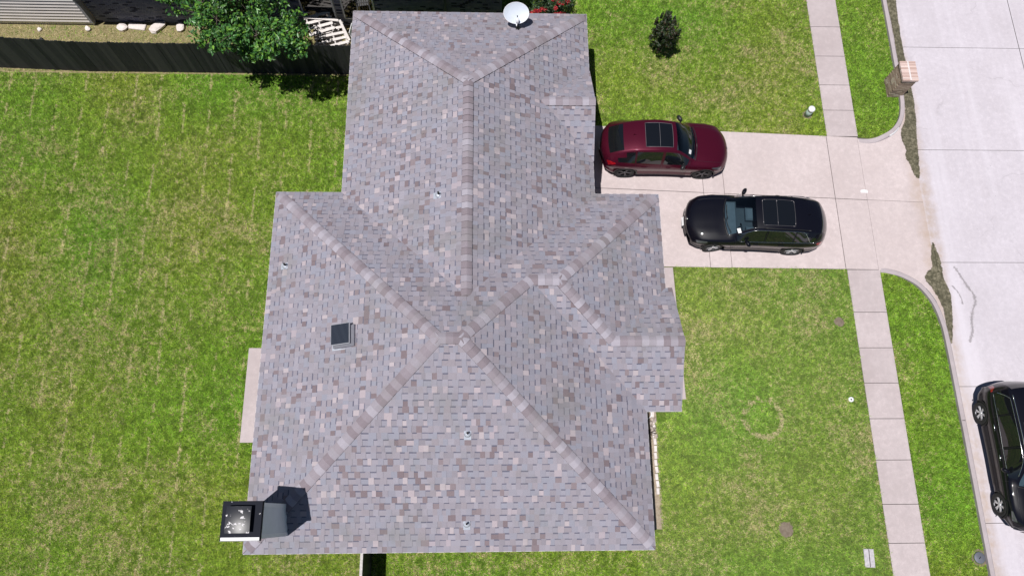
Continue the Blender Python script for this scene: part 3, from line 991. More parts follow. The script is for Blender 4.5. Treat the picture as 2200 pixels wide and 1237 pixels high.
m = MB(); m.lathe([(.05, -.02), (.06, .02), (.06, .10), (.045, .13)], 16, Matrix.Translation(arm_end) @ Matrix.Rotation(R(-25), 4, 'X')); m.build('receiver', M['white_plastic'], dish)

# ------------------------------------------------------------------ fences
FC = [(0.018, 0.019, 0.022), (0.024, 0.024, 0.028), (0.030, 0.030, 0.034), (0.014, 0.015, 0.018), (0.040, 0.039, 0.042)]


def picket_meshes(h, w):
    out = []
    for c in FC:
        m = MB(); d = .02
        pts = [(-w / 2, 0), (w / 2, 0), (w / 2, h - .03), (w / 2 - .03, h), (-w / 2 + .03, h), (-w / 2, h - .03)]
        m.face([(x, -d / 2, z) for x, z in pts], c); m.face([(x, d / 2, z) for x, z in reversed(pts)], c)
        for i in range(6):
            a, b = pts[i], pts[(i + 1) % 6]; m.face([(a[0], d / 2, a[1]), (b[0], d / 2, b[1]), (b[0], -d / 2, b[1]), (a[0], -d / 2, a[1])][::-1], c)
        out.append(m.data('picket', M['fence']))
    return out


fence = empty('wooden_fence', (-12, 16.08, 0))
tag(fence, 'long dark stained picket fence closing the back lawn below the tree', 'fence')
pk = picket_meshes(1.80, .1395)
x = -21.5
while x < -4.45:
    yy = 16.08 if x > -14.9 else 16.08 + (-14.9 - x) * 0.035
    hx = 1.0 if x > -14 else 1.0 + min(.07, (-14 - x) * .022)
    o = link('picket', pk[int(rng.integers(5))], fence)
    o.location = (x + 12, yy - 16.08 + rng.normal(0, .004), 0.01); o.scale = (1, 1, hx + rng.normal(0, .006)); o.rotation_euler = (0, rng.normal(0, .002), rng.normal(0, .03))
    x += .1405
for zz in (.35, 1.0, 1.6):
    m = MB(); m.box(-2.8, 7.5, .02, .06, zz, zz + .09, None, FC[1]); m.build('rail', M['fence'], fence)
for k in range(8):
    m = MB(); m.box(-.045, .045, .062, .15, 0, 1.55, None, FC[1]); o = m.build('post', M['fence'], fence); o.location = (-8.4 + k * 2.25, .0 if k > 2 else .2, 0)

sfence = empty('wooden_fence', (-3.57, -2.3, 0))
tag(sfence, 'short dark fence with pale top running south from the house wall', 'fence')
pk2 = picket_meshes(1.78, .138)
y = -4.6
while y < -0.56:
    o = link('picket', pk2[int(rng.integers(5))], sfence); o.location = (0.02, y + 2.3, 0.01); o.rotation_euler = (0, 0, R(90) + rng.normal(0, .02)); y += .143
m = MB(); m.bevbox(-.045, .035, -2.4, 1.75, 1.80, 1.83, .004); m.build('cap_rail', M['grey_wood'], sfence)
for zz in (.35, 1.5):
    m = MB(); m.box(-.05, .008, -2.4, 1.75, zz, zz + .09, None, FC[1]); m.build('rail', M['fence'], sfence)

# ------------------------------------------------------------------ neighbour's house beyond the fence
nb = empty('neighbour_house', (-7, 18.3, 0))
tag(nb, 'dark brick house wall with beige siding bay behind the back fence', 'house')
BY = 18.27
m = MB(); m.box(-14.95 + 7, .60 + 7, BY - 18.3 + .012, 9.7, 0, 2.75)
wallo = m.build('wall', M['mortar'], nb)
WIN = [(-9.9, -8.7, .55, 2.2), (-6.95, -5.72, .42, 2.2), (-5.42, -4.2, .42, 2.2)]
BC = [(0.21, 0.225, 0.30), (0.18, 0.19, 0.27), (0.25, 0.26, 0.33), (0.05, 0.055, 0.09), (0.20, 0.205, 0.27)]
bs = MB(); z = .02; r_ = 0
while z < 2.70:
    x = -14.93 + (.105 if r_ % 2 else 0)
    while x < .58:
        w_ = min(.203, .59 - x)
        if not any(a - .06 < x + .1 < b + .06 and c - .05 < z + .03 < d for a, b, c, d in WIN):
            c = BC[int(rng.choice(5, p=[.3, .25, .2, .12, .13]))]
            dd = rng.uniform(0, .003)
            bs.box(x + 7, x + 7 + w_, BY - 18.3 - .006 - dd, BY - 18.3 + .02, z, z + .065, None, c)
        x += .213
    z += .075; r_ += 1
o = bs.build('brick_field', M['brick_v'], wallo); o['kind'] = 'stuff'
for a, b, c, d in WIN:
    m = MB(); y0 = BY - 18.3
    fw = .05
    m.box(a + 7, a + 7 + fw, y0 - .03, y0 + .03, c, d); m.box(b + 7 - fw, b + 7, y0 - .03, y0 + .03, c, d); m.box(a + 7 + fw, b + 7 - fw, y0 - .03, y0 + .03, c, c + fw); m.box(a + 7 + fw, b + 7 - fw, y0 - .03, y0 + .03, d - fw, d)
    wo = m.build('window', M['white_paint'], nb)
    m = MB(); m.box(a + 7 + fw, b + 7 - fw, y0 - .008, y0 + .008, c + fw, d - fw); m.build('pane', M['dark_glass'], wo)
m = MB(); m.box(-1.55 + 7, -1.49 + 7, -.10, -.035, .25, 2.7); m.build('downspout', M['steel_dark'], nb)
# eave and roof: overhang shades the brick wall
m = MB()
m.face([(-15.35 + 7, -.56, 2.62), (1.1 + 7, -.56, 2.62), (1.1 + 7, 5.5, 5.4), (-15.35 + 7, 5.5, 5.4)]); m.face([(-15.35 + 7, -.56, 2.60), (-15.35 + 7, .3, 2.60), (1.1 + 7, .3, 2.60), (1.1 + 7, -.56, 2.60)])
m.box(-15.35 + 7, 1.1 + 7, -.60, -.561, 2.45, 2.64); m.face([(-15.35 + 7, 5.5, 5.4), (1.1 + 7, 5.5, 5.4), (1.1 + 7, 11, 2.7), (-15.35 + 7, 11, 2.7)])
m.build('roof', simple('neighbour_roof', (.22, .21, .24), .95, var=.3, scale=12), nb)
# beige siding bay
m = MB(); m.box(-22 + 7, -15.02 + 7, -.19, 3.0, .22, 5.2); bay = m.build('siding_bay', M['siding_beige'], nb)
m = MB(); Lb = 3.44; o1, o2 = .004, .048
m.mesh([(-Lb, -o2 + .02, 0), (Lb, -o2 + .02, 0), (Lb, -o2, 0), (-Lb, -o2, 0), (-Lb, -o1, .185), (Lb, -o1, .185), (Lb, -o1 + .02, .185), (-Lb, -o1 + .02, .185)], [(0, 3, 2, 1), (3, 4, 5, 2), (4, 7, 6, 5), (0, 7, 4, 3), (1, 2, 5, 6)])
me = m.data('siding_board', M['siding_beige'])
for k in range(28):
    o = link('siding_board', me, bay); o.location = (-11.52, -.195, .26 + k * .17)
m = MB(); m.box(-8.09, -7.985, -.245, -.05, .2, 5.2); m.build('corner_board', simple('grey_trim', (.30, .31, .35), .6), bay)
m = MB(); m.box(-22 + 7, -15.03 + 7, -.165, 3.0, 0, .218); m.build('foundation', simple('foundation', (.84, .81, .82), .9, var=.15, scale=5), nb)

# ------------------------------------------------------------------ vegetation
def leaf_cloud(centres, radii, per, size, cols, flat=0.5, seed=3, aspect=.5, fold=.25, surf=0.55):
    """leaf-sized folded quads spread through clumps; returns verts, tris, colours"""
    g = np.random.default_rng(seed)
    centres = np.asarray(centres); nC = len(centres)
    idx = np.repeat(np.arange(nC), per); n = len(idx)
    d = g.normal(size=(n, 3)); d /= np.linalg.norm(d, axis=1)[:, None]
    rad = np.asarray(radii)[idx][:, None] * (surf + (1 - surf) * g.random((n, 1))) * g.uniform(.75, 1.12, (n, 1))
    c = centres[idx] + d * rad * np.array([1, 1, .8])
    nr = d * (1 - flat) + np.array([0, 0, 1]) * flat + g.normal(0, .35, (n, 3)); nr /= np.linalg.norm(nr, axis=1)[:, None]
    a = g.normal(size=(n, 3)) + d * .8; a -= nr * (a * nr).sum(1)[:, None]; a /= np.linalg.norm(a, axis=1)[:, None]
    b = np.cross(nr, a)
    L = size * g.uniform(.65, 1.25, (n, 1)); W = L * aspect * .5
    p0 = c - a * L * .5; p2 = c + a * L * .5 - nr * L * .12
    p1 = c + b * W + nr * W * fold; p3_ = c - b * W + nr * W * fold
    V = np.stack([p0, p1, p2, p3_], 1).reshape(-1, 3)
    t = (np.arange(n) * 4)[:, None]
    T = np.stack([t + [0, 1, 2], t + [0, 2, 3]], 1).reshape(-1, 3)
    cols = np.asarray(cols); ci = cols[g.integers(len(cols), size=n)] * g.uniform(.75, 1.25, (n, 1))
    tone = g.uniform(.8, 1.25, nC)[idx][:, None]
    C = np.repeat(np.clip(ci * tone, 0, 1), 2, axis=0)
    return V, T, C


def merge(parts):
    Vs, Ts, Cs = [], [], []; k = 0
    for V, T, C in parts: Vs.append(V); Ts.append(T + k); Cs.append(C); k += len(V)
    return np.concatenate(Vs), np.concatenate(Ts), np.concatenate(Cs)


g = np.random.default_rng(21)
tree = empty('broadleaf_tree', (-9.2, 17.15, 0))
tag(tree, 'leafy green tree leaning over the dark back fence', 'tree')
lobes = [(-9.4, 17.0, 3.6, 1.45), (-10.5, 17.5, 3.3, 1.2), (-8.3, 16.5, 3.6, 1.3), (-9.0, 15.9, 3.4, 1.0), (-7.9, 15.55, 3.4, .85), (-9.6, 17.0, 4.6, 1.1), (-11.0, 17.8, 2.7, .8), (-7.3, 16.2, 2.9, .8), (-9.2, 15.35, 3.0, .45), (-7.9, 15.15, 2.75, .45), (-6.9, 16.5, 2.3, .55), (-9.3, 18.0, 4.4, 1.2), (-7.0, 15.4, 3.5, .6), (-6.5, 15.25, 3.5, .5), (-7.5, 15.0, 3.8, .5), (-8.3, 14.9, 3.9, .4), (-7.2, 14.75, 3.5, .42), (-6.35, 14.95, 3.3, .38), (-6.8, 14.65, 3.9, .3)]
cs, rs = [], []
for (X, Y, Z, Rr) in lobes:
    k = int(14 + 34 * Rr ** 2)
    for _ in range(k):
        v = g.normal(size=3); v /= np.linalg.norm(v); rr_ = Rr * g.uniform(.55, 1.05)
        cs.append((X + v[0] * rr_, Y + v[1] * rr_, max(1.5, Z + v[2] * rr_ * .8))); rs.append(g.uniform(.12, .26))
cs = np.array(cs) - np.array([-9.2, 17.15, 0])
V, T, C = leaf_cloud(cs, rs, 14, .17, [(0.060, 0.165, 0.032), (0.085, 0.22, 0.034), (0.038, 0.110, 0.032), (0.15, 0.31, 0.040), (0.065, 0.18, 0.050)], flat=.45, seed=5, aspect=.46)
link('crown', fast_mesh('crown', V, T, C, M['leaf']), tree)
m = MB()
m.tube([(0, 0, 0), (.05, -.02, .8), (0, -.05, 1.6), (-.1, -.05, 2.4), (-.15, 0, 3.4)], [.16, .13, .12, .10, .05], 10)
for (X, Y, Z, Rr) in lobes:
    e_ = Vector((X + 9.2, Y - 17.15, Z)); m.tube([(0, -.03, 1.5), e_ * .55 + Vector((0, 0, .8)), e_], [.07, .045, .015], 6)
tw = m
for i in range(0, len(cs), 3):
    c_ = Vector(cs[i]); l_ = min(lobes, key=lambda q_: (Vector((q_[0] + 9.2, q_[1] - 17.15, q_[2])) - c_).length); a_ = Vector((l_[0] + 9.2, l_[1] - 17.15, l_[2]))
    tw.tube([a_, (a_ + c_) / 2 + Vector((0, 0, .05)), c_], [.016, .01, .005], 4)
tw.build('trunk', M['bark'], tree)

shrub = empty('round_shrub', (6.78, 17.28, 0))
tag(shrub, 'dark upright shrub standing alone on the front lawn', 'shrub')
cs, rs = [], []
for _ in range(150):
    a_ = g.uniform(0, 6.283); h_ = g.uniform(.45, 1.55); r_ = .52 * math.sqrt(g.random()) * (1 - .35 * max(0, h_ - 1.1))
    cs.append((r_ * math.cos(a_), r_ * math.sin(a_), h_)); rs.append(g.uniform(.08, .15))
for _ in range(34):
    a_ = g.uniform(0, 6.283); r_ = .5 * math.sqrt(g.random())
    for q_ in range(4): cs.append((r_ * math.cos(a_), r_ * math.sin(a_), 1.5 + .08 * q_)); rs.append(.05)
V, T, C = leaf_cloud(cs, rs, 34, .075, [(0.020, 0.045, 0.016), (0.030, 0.065, 0.020), (0.016, 0.030, 0.014), (0.06, 0.075, 0.03), (0.055, 0.030, 0.02)], flat=.25, seed=8, aspect=.5)
link('crown', fast_mesh('crown', V, T, C, M['leaf']), shrub)
m = MB()
for k in range(6):
    a_ = k * 1.05; m.tube([(.03 * math.cos(a_), .03 * math.sin(a_), 0), (.12 * math.cos(a_), .12 * math.sin(a_), .5), (.3 * math.cos(a_), .3 * math.sin(a_), 1.3)], [.022, .016, .006], 6)
m.build('trunk', M['bark'], shrub)

fb = empty('flowering_bush', (2.5, 18.75, 0))
tag(fb, 'bush with clusters of red flowers behind the roof beside the dish', 'bush')
cs, rs = [], []
for _ in range(150):
    a_ = g.uniform(0, 6.283); h_ = g.uniform(.3, 1.5); r_ = .85 * math.sqrt(g.random())
    cs.append((r_ * math.cos(a_), r_ * .8 * math.sin(a_), h_)); rs.append(g.uniform(.1, .2))
V, T, C = leaf_cloud(cs, rs, 30, .085, [(0.04, 0.075, 0.035), (0.06, 0.11, 0.05), (0.025, 0.05, 0.025)], flat=.35, seed=12)
link('crown', fast_mesh('crown', V, T, C, M['leaf']), fb)
cs = [(.8 * math.cos(a_) * q_, .7 * math.sin(a_) * q_, 1.35 + .25 * g.random()) for a_, q_ in zip(g.uniform(0, 6.28, 26), np.sqrt(g.random(26)))] + [(-.75 + .12 * k, -.62 + .05 * (k % 2), 1.1 + .05 * k) for k in range(5)] + [(.1 + .1 * k, -.7, 1.15) for k in range(4)]
V, T, C = leaf_cloud(cs, [.10] * len(cs), 60, .05, [(0.42, 0.02, 0.03), (0.30, 0.012, 0.025), (0.5, 0.05, 0.06)], flat=.3, seed=14, aspect=.8)
link('flowers', fast_mesh('flowers', V, T, C, M['petal']), fb)
m = MB(); [m.tube([(0, 0, 0), (.2 * math.cos(k), .2 * math.sin(k), .8)], [.03, .012], 6) for k in range(6)]; m.build('stems', M['bark'], fb)

# dry twiggy plant and a white pot rim in the bed
dp = empty('dead_plant', (5.38, 2.55, 0))
tag(dp, 'leafless dried plant in the narrow bed by the front wall', 'plant')
m = MB()
for k in range(16):
    a_ = g.uniform(-1.4, 1.4); l_ = g.uniform(.15, .38); m.tube([(0, 0, .02), (l_ * .5 * math.cos(a_), l_ * .5 * math.sin(a_), .16), (l_ * math.cos(a_), l_ * math.sin(a_), .12 + .2 * g.random())], [.014, .009, .004], 5)
m.build('stems', M['bark'], dp)
V, T, C = leaf_cloud([(.15, .1, .2), (.22, -.12, .2), (.1, .3, .15), (.2, .38, .2)], [.1] * 4, 16, .13, [(.55, .48, .44), (.42, .36, .32)], seed=17)
link('dry_leaves', fast_mesh('dry_leaves', V, T, C, M['petal']), dp)
pot = empty('white_pot', (5.33, 3.15, 0))
tag(pot, 'white rimmed pot tucked under the corner of the entry roof', 'pot')
m = MB(); m.lathe([(.13, 0), (.17, .24), (.19, .25), (.19, .28), (.17, .28), (.165, .2)], 22, cap=False); m.build('body', M['white_plastic'], pot)
m = MB(); m.lathe([(.0, .19), (.166, .2)], 22, cap=False); m.build('soil', M['dirt'], pot)

# ------------------------------------------------------------------ small things on the ground
pil = empty('brick_pillar', (15.855, 15.72, 0))
tag(pil, 'square brick letterbox pillar standing at the kerb', 'pillar')
m = MB(); m.box(-.255, .255, -.385, .385, 0, 1.10); core = m.build('core', M['mortar'], pil)
PB = [(0.36, 0.27, 0.21), (0.30, 0.22, 0.17), (0.42, 0.33, 0.26), (0.24, 0.18, 0.145), (0.50, 0.42, 0.34)]
bm_ = []
for c in PB:
    m = MB(); m.bevbox(-.098, .098, -.045, .045, 0, .062, .006, None, c); bm_.append(m.data('brick', M['brick_v']))
z = .008; r_ = 0
while z < 1.06:
    for (fx, fy, L, rot, horiz) in ((0, -.345, .60, 0, 1), (0, .345, .60, 0, 1), (-.23, 0, .60, 90, 0), (.23, 0, .60, 90, 0)):
        n = 3; off = (.014 if r_ % 2 else -.014)
        span = .55 if horiz else .66
        for k in range(n):
            o = link('brick', bm_[int(rng.choice(5, p=[.3, .25, .2, .15, .1]))], pil)
            t_ = (k - 1) * span / 3 * 1.0 + (off * .6 if not horiz else off * .3)
            o.location = (fx + t_, fy, z) if horiz else (fx, fy + t_, z)
            o.scale = (span / 3 / .196 * .965, 1, 1); o.rotation_euler = (0, 0, R(rot))
    z += .073; r_ += 1
capb = []
for c in [(0.56, 0.42, 0.38), (0.62, 0.48, 0.44), (0.66, 0.54, 0.50), (0.50, 0.36, 0.32)]:
    m = MB(); m.bevbox(-.145, .145, -.031, .031, 0, .09, .008, None, c); capb.append(m.data('cap_brick', M['brick_v']))
m = MB(); m.box(-.28, .28, -.405, .405, 1.10, 1.165); m.build('cap_bed', simple('cap_mortar', (.60, .55, .54), .95), pil)
for sx in (-1, 1):
    for k in range(12):
        o = link('cap_brick', capb[int(rng.integers(4))], pil); o.location = (sx * .155, -.385 + k * .070, 1.13 + (.006 if k % 3 else 0))
m = MB(); m.bevbox(-.025, .03, -.41, .41, 1.14, 1.235, .008); m.build('cap_joint', simple('cap_joint', (.66, .62, .62), .9), pil)

ped = empty('utility_pedestal', (12.32, 14.52, 0))
tag(ped, 'pale green cable pedestal with white domed top beside the sidewalk', 'pedestal')
m = MB(); m.lathe([(.12, 0), (.12, .40)], 20); m.build('post', M['green_plastic'], ped)
m = MB(); m.lathe([(.128, .38), (.128, .47), (.11, .50), (.06, .515)], 20); m.build('dome_cap', M['white_plastic'], ped)
m = MB(); m.lathe([(.0, .004), (.2, .006)], 16, cap=False); m.build('base_soil', M['dirt'], ped)

mt_ = empty('meter_box', (12.27, -1.44, 0))
tag(mt_, 'pale grey concrete meter box lid set in the lawn', 'meter box')
m = MB(); m.bevbox(-.165, .165, -.28, .28, 0, .045, .01, Matrix.Rotation(R(-3), 4, 'Z')); m.build('lid', simple('meter_concrete', (.45, .43, .46), .9, var=.25, scale=14), mt_)
m = MB(); m.box(-.012, .012, -.27, .27, .0455, .048, Matrix.Rotation(R(-3), 4, 'Z')); m.build('seam', M['joint'], mt_)
vc = empty('valve_cover', (15.88, -1.47, 0))
tag(vc, 'round blue grey iron cover in the grass by the kerb', 'cover')
m = MB(); m.lathe([(.18, 0), (.18, .03), (.165, .038)], 28); m.build('lid', M['steel_dark'], vc)
m = MB(); m.lathe([(.20, .0), (.27, .012)], 22, cap=False); m.build('collar', M['dirt'], vc)
m = MB(); m.box(-.05, .05, -.012, .012, .0382, .043, Matrix.Rotation(.8, 4, 'Z')); m.build('lifting_slot', M['black_plastic'], vc)
sp = empty('sprinkler_head', (12.42, 3.62, 0))
tag(sp, 'small white ring sprinkler head in the front lawn', 'sprinkler')
m = MB(); m.lathe([(.028, .05), (.028, .062), (.085, .062), (.085, .0)], 20, cap=False); m.build('collar', M['white_plastic'], sp)
m = MB(); m.lathe([(.028, .0), (.028, .056)], 14); m.build('nozzle', M['black_plastic'], sp)
pp = MB(); pp.face([(-.13, -.05, .041), (.13, -.06, .041), (.13, .05, .043), (0, .06, .052), (-.13, .05, .042)])
pp.face([(-.13, .05, .0415), (0, .06, .0515), (.13, .05, .0425), (.13, -.06, .0405), (-.13, -.05, .0405)])
o = pp.build('paper_scrap', M['white_paint']); o.location = (14.05, 11.33, 0); tag(o, 'white scrap of paper lying on the driveway joint', 'paper')

# limestone rocks along the neighbour's wall
for k, (X, Y, sx, sy, sz, lb) in enumerate([(-13.95, 17.98, .22, .2, .12, 'pale angular rock left of the flat white slab by the brick wall'), (-12.62, 18.02, .34, .2, .14, 'largest pale rock by the brick wall right of the flat slab'), (-11.75, 18.02, .2, .17, .12, 'pale rock at the left edge of the tree beside the brick wall'), (-15.25, 17.92, .13, .1, .09, 'small white rock below the corner of the beige siding'), (-17.05, 17.86, .1, .09, .07, 'smallest pale rock on dry grass in front of the beige siding'), (-7.7, 17.6, .22, .17, .14, 'pale rock under the tree left of the pallets')]):
    bm_v = []; gg = np.random.default_rng(k + 40)
    m = MB(); n1, n2 = 5, 9; P_ = []
    for i in range(n1 + 1):
        th = math.pi * i / n1
        for j in range(n2):
            ph = 2 * math.pi * j / n2; f_ = gg.uniform(.8, 1.15)
            P_.append((sx * f_ * math.sin(th) * math.cos(ph), sy * f_ * math.sin(th) * math.sin(ph), sz * (.75 * math.copysign(abs(math.cos(th)) ** .6, math.cos(th)) + .6)))
    m.mesh(P_, [(i * n2 + j, i * n2 + (j + 1) % n2, (i + 1) * n2 + (j + 1) % n2, (i + 1) * n2 + j) for i in range(n1) for j in range(n2)])
    o = m.build('rock', M['rock']); o.location = (X, Y, 0); o.rotation_euler = (0, 0, k * .7); tag(o, lb, 'rock', 'limestone rocks along the brick wall')
m = MB(); m.bevbox(-.33, .33, -.13, .13, 0, .07, .015); m.bevbox(-.30, .30, -.10, .10, .07, .078, .004); o = m.build('stone_slab', M['rock']); o.location = (-13.42, 18.05, 0); o.rotation_euler = (0, 0, -.12)
tag(o, 'flat oblong white slab between two pale rocks at the brick wall', 'slab')


# pallets and boards leaning by the neighbour's wall
def pallet(loc, rot, label):
    p_ = empty('wooden_pallet', loc); p_.rotation_euler = rot
    tag(p_, label, 'pallet', 'old pallets heaped beside the neighbour wall')
    for k in range(5):
        m = MB(); m.box(-.5, .5, -.05, .05, 0, .022); o = m.build('deck_board', M['pale_wood'], p_); o.location = (random.uniform(-.03, .03), -.42 + k * .21, .09); o.rotation_euler = (0, 0, random.uniform(-.03, .03))
    for k in range(3):
        m = MB(); m.box(-.025, .025, -.5, .5, 0, .088); o = m.build('stringer', M['grey_wood'], p_); o.location = (-.43 + k * .43, 0, 0)
    for k in range(3):
        m = MB(); m.box(-.5, .5, -.05, .05, -.022, 0); o = m.build('base_board', M['pale_wood'], p_); o.location = (0, -.42 + k * .42, 0)


pallet((-6.35, 18.0, .58), (R(18), R(-6), R(14)), 'upper weathered pallet of the heap right of the tree')
pallet((-5.85, 17.55, .34), (R(12), R(5), R(20)), 'lower weathered pallet of the heap nearest the fence')
pallet((-6.1, 17.75, .12), (0, 0, R(8)), 'bottom pallet lying flat under the heap')
for k, (a, b, lb) in enumerate([((-6.9, 18.05, .75), (-5.6, 17.95, .72), 'long pale board resting across the top of the pallet heap'), ((-5.55, 17.95, .75), (-5.2, 17.3, .4), 'short grey board sloping off the right end of the pallet heap'), ((-5.6, 17.3, .15), (-4.9, 17.05, .06), 'loose brown board on the ground between pallets and fence'), ((-5.3, 17.75, .08), (-4.75, 17.65, .08), 'pale board lying flat beside the plastic chair')]):
    a, b = Vector(a), Vector(b); d = (b - a); m = MB(); L = d.length
    m.box(0, L, -.045, .045, -.012, .012); o = m.build('loose_board', M['pale_wood'] if k != 2 else M['grey_wood'])
    d.normalize(); s_ = Vector((-d.y, d.x, 0)).normalized(); u_ = d.cross(s_); mt = Matrix((d, s_, u_)).transposed().to_4x4(); mt.translation = a; o.matrix_world = mt
    tag(o, lb, 'board', 'loose boards by the pallets')

ch = empty('plastic_chair', (-4.80, 17.45, 0), R(80))
tag(ch, 'white slatted plastic garden chair half hidden by the roof corner', 'chair')
m = MB()
for k in range(5): m.bevbox(-.22, .22, -.22 + k * .09, -.15 + k * .09, .40, .425, .006)
m.build('seat', M['white_plastic'], ch)
m = MB()
for k in range(6): m.bevbox(-.22, .22, .22 + k * .012, .245 + k * .012, .46 + k * .075, .52 + k * .075, .006)
m.build('backrest', M['white_plastic'], ch)
for sx in (-1, 1):
    m = MB(); m.tube([(sx * .24, -.22, .62), (sx * .24, .22, .64)], .02); m.build('armrest', M['white_plastic'], ch)
    for sy in (-1, 1):
        m = MB(); m.tube([(sx * .25, sy * .24, 0), (sx * .235, sy * .22, .62)], .02); m.build('leg', M['white_plastic'], ch)


# ------------------------------------------------------------------ parked cars
def pchip(pts):
    xs = np.array([p[0] for p in pts], float); ys = np.array([p[1] for p in pts], float)
    h = np.diff(xs); dl = np.diff(ys) / h; m = np.zeros(len(xs))
    for i in range(1, len(xs) - 1):
        if dl[i - 1] * dl[i] > 0:
            w1 = 2 * h[i] + h[i - 1]; w2 = h[i] + 2 * h[i - 1]; m[i] = (w1 + w2) / (w1 / dl[i - 1] + w2 / dl[i])
    m[0] = dl[0]; m[-1] = dl[-1]

    def f(x):
        x = min(max(x, xs[0]), xs[-1]); i = min(int(np.searchsorted(xs, x, 'right')) - 1, len(xs) - 2); i = max(i, 0)
        t = (x - xs[i]) / h[i]
        return float((1 + 2 * t) * (1 - t) ** 2 * ys[i] + t * (1 - t) ** 2 * h[i] * m[i] + t * t * (3 - 2 * t) * ys[i + 1] + t * t * (t - 1) * h[i] * m[i + 1])
    return f


TOPF = [0, .3, .55, .78, .92, 1.0]
SIDEF = [.12, .5, 1.0]
LOWN = 13


def car(sp, loc, heading):
    C_ = {k: pchip(v) for k, v in sp['curves'].items()}
    x_min, x_max = sp['curves']['zt'][0][0], sp['curves']['zt'][-1][0]
    NR = len(TOPF) + len(SIDEF) + LOWN + 1

    def sect(x):
        zt, zb, yt_, yb, ym_ = (C_[k](x) for k in ('zt', 'zb', 'yt', 'yb', 'ym'))
        zr = C_['zr'](x); cr = min(.055, max(.01, (zt - zb) * .5)); out = []
        hd = min(1, max(0, (x - sp['ws'][1] - .08) / .25)) * min(1, max(0, (x_max - .12 - x) / .2))
        for f in TOPF: out.append((yt_ * f, zt - cr * f ** 2.4 + hd * {.78: .016, .55: -.006, .92: .004}.get(f, 0)))
        zl = zt - cr
        for f in SIDEF: out.append((yt_ + (yb - yt_) * f + .02 * math.sin(math.pi * f), zl + (zb - zl) * f))
        for k in range(1, LOWN + 1):
            t = k / LOWN
            y = yb + (ym_ - yb) * min(1, math.sin(min(1, t / .28) * math.pi / 2)) - .030 * math.exp(-((t - .62) / .16) ** 2) - .055 * max(0, (t - .78) / .22) ** 2
            out.append((y, zb + (zr - zb) * t))
        out.append((0.0, zr - .01))
        a = C_['bow'](x); pts = []
        for y, z in out: pts.append((x - a * (abs(y) / .9) ** 2.4, y, z))
        return pts

    W0 = [sp['wr'], sp['wf']]; wr_ = sp.get('arch', .415)
    xs = set(np.round(np.arange(x_min, x_max + .001, .075), 4).tolist()) | {round(x_max, 4)}
    keys = [sp['ws'][0], sp['ws'][1], sp['rw'][0], sp['rw'][1]] + [v for w in sp['side'] for v in w] + [v for w in sp['roofglass'] for v in w]
    for k in keys: xs = {x for x in xs if abs(x - k) > .03} | {round(k, 4)}
    xs = sorted(xs | {x_max - .03, x_min + .03})
    G = [sect(x) for x in xs]
    root = empty('parked_car', loc, heading)
    tag(root, sp['label'], 'car', 'cars parked at the house')
    parts = {}

    def cls(xm_, j):
        if j < 4 and sp['ws'][0] < xm_ < sp['ws'][1]: return 'windscreen'
        if j < 4 and sp['rw'][0] < xm_ < sp['rw'][1]: return 'rear_window'
        if j < sp.get('sunrows', 3):
            for i, w in enumerate(sp['roofglass']):
                if w[0] < xm_ < w[1]: return 'sunroof%d' % i
        if j in (6, 7):
            for i, w in enumerate(sp['side']):
                if w[0] < xm_ < w[1] and (j == 7 or xm_ > sp['qcut']): return 'side%d' % i
        return 'body'

    Z0 = sp['wz']
    def arch(p):
        """push a vertex near the wheel arch on to its circle"""
        for wx in W0:
            dx, dz = p[0] - wx, p[2] - Z0; d = math.hypot(dx, dz)
            if d < wr_ + .03 and p[2] < Z0 + .5 and abs(p[1]) > .5:
                if d > wr_ - .06: k = wr_ / max(d, 1e-4); return (wx + dx * k, p[1], Z0 + dz * k)
        return p

    for i in range(len(xs) - 1):
        xm_ = (xs[i] + xs[i + 1]) / 2
        for j in range(NR - 1):
            q_ = [G[i][j], G[i + 1][j], G[i + 1][j + 1], G[i][j + 1]]
            cxm = sum(p[0] for p in q_) / 4; czm = sum(p[2] for p in q_) / 4; cym = sum(p[1] for p in q_) / 4
            if j > 8 and any(math.hypot(cxm - wx, czm - Z0) < wr_ - .012 for wx in W0) and cym > .5: continue
            k = cls(xm_, j)
            if j > 8: q_ = [arch(p) for p in q_]
            for s in (1, -1):
                kk = k + ('L' if s > 0 else 'R') if k.startswith('side') else k
                P = [(p[0], p[1] * s, p[2]) for p in q_]
                parts.setdefault(kk, MB()).face(P if s < 0 else P[::-1], None, True)
    b = parts['body']
    for gi, fl in ((0, 1), (len(xs) - 1, -1)):
        for j in range(NR - 1):
            p, r = G[gi][j], G[gi][j + 1]
            q_ = [(p[0], p[1], p[2]), (r[0], r[1], r[2]), (r[0], -r[1], r[2]), (p[0], -p[1], p[2])]
            b.face(q_ if fl > 0 else q_[::-1], None, True)

    def weld(o):
        import bmesh
        bm = bmesh.new(); bm.from_mesh(o.data); bmesh.ops.remove_doubles(bm, verts=bm.verts, dist=.0008); bmesh.ops.recalc_face_normals(bm, faces=bm.faces); bm.to_mesh(o.data); bm.free()
        for p in o.data.polygons: p.use_smooth = True
        return o
    body = weld(b.build('body', sp['paint'], root))
    for k, m in parts.items():
        if k == 'body': continue
        nm = 'windscreen' if k == 'windscreen' else 'rear_window' if k == 'rear_window' else 'sunroof' if k.startswith('sunroof') else 'side_window'
        weld(m.build(nm, M['glass'] if nm == 'windscreen' else M['dark_glass'], root))

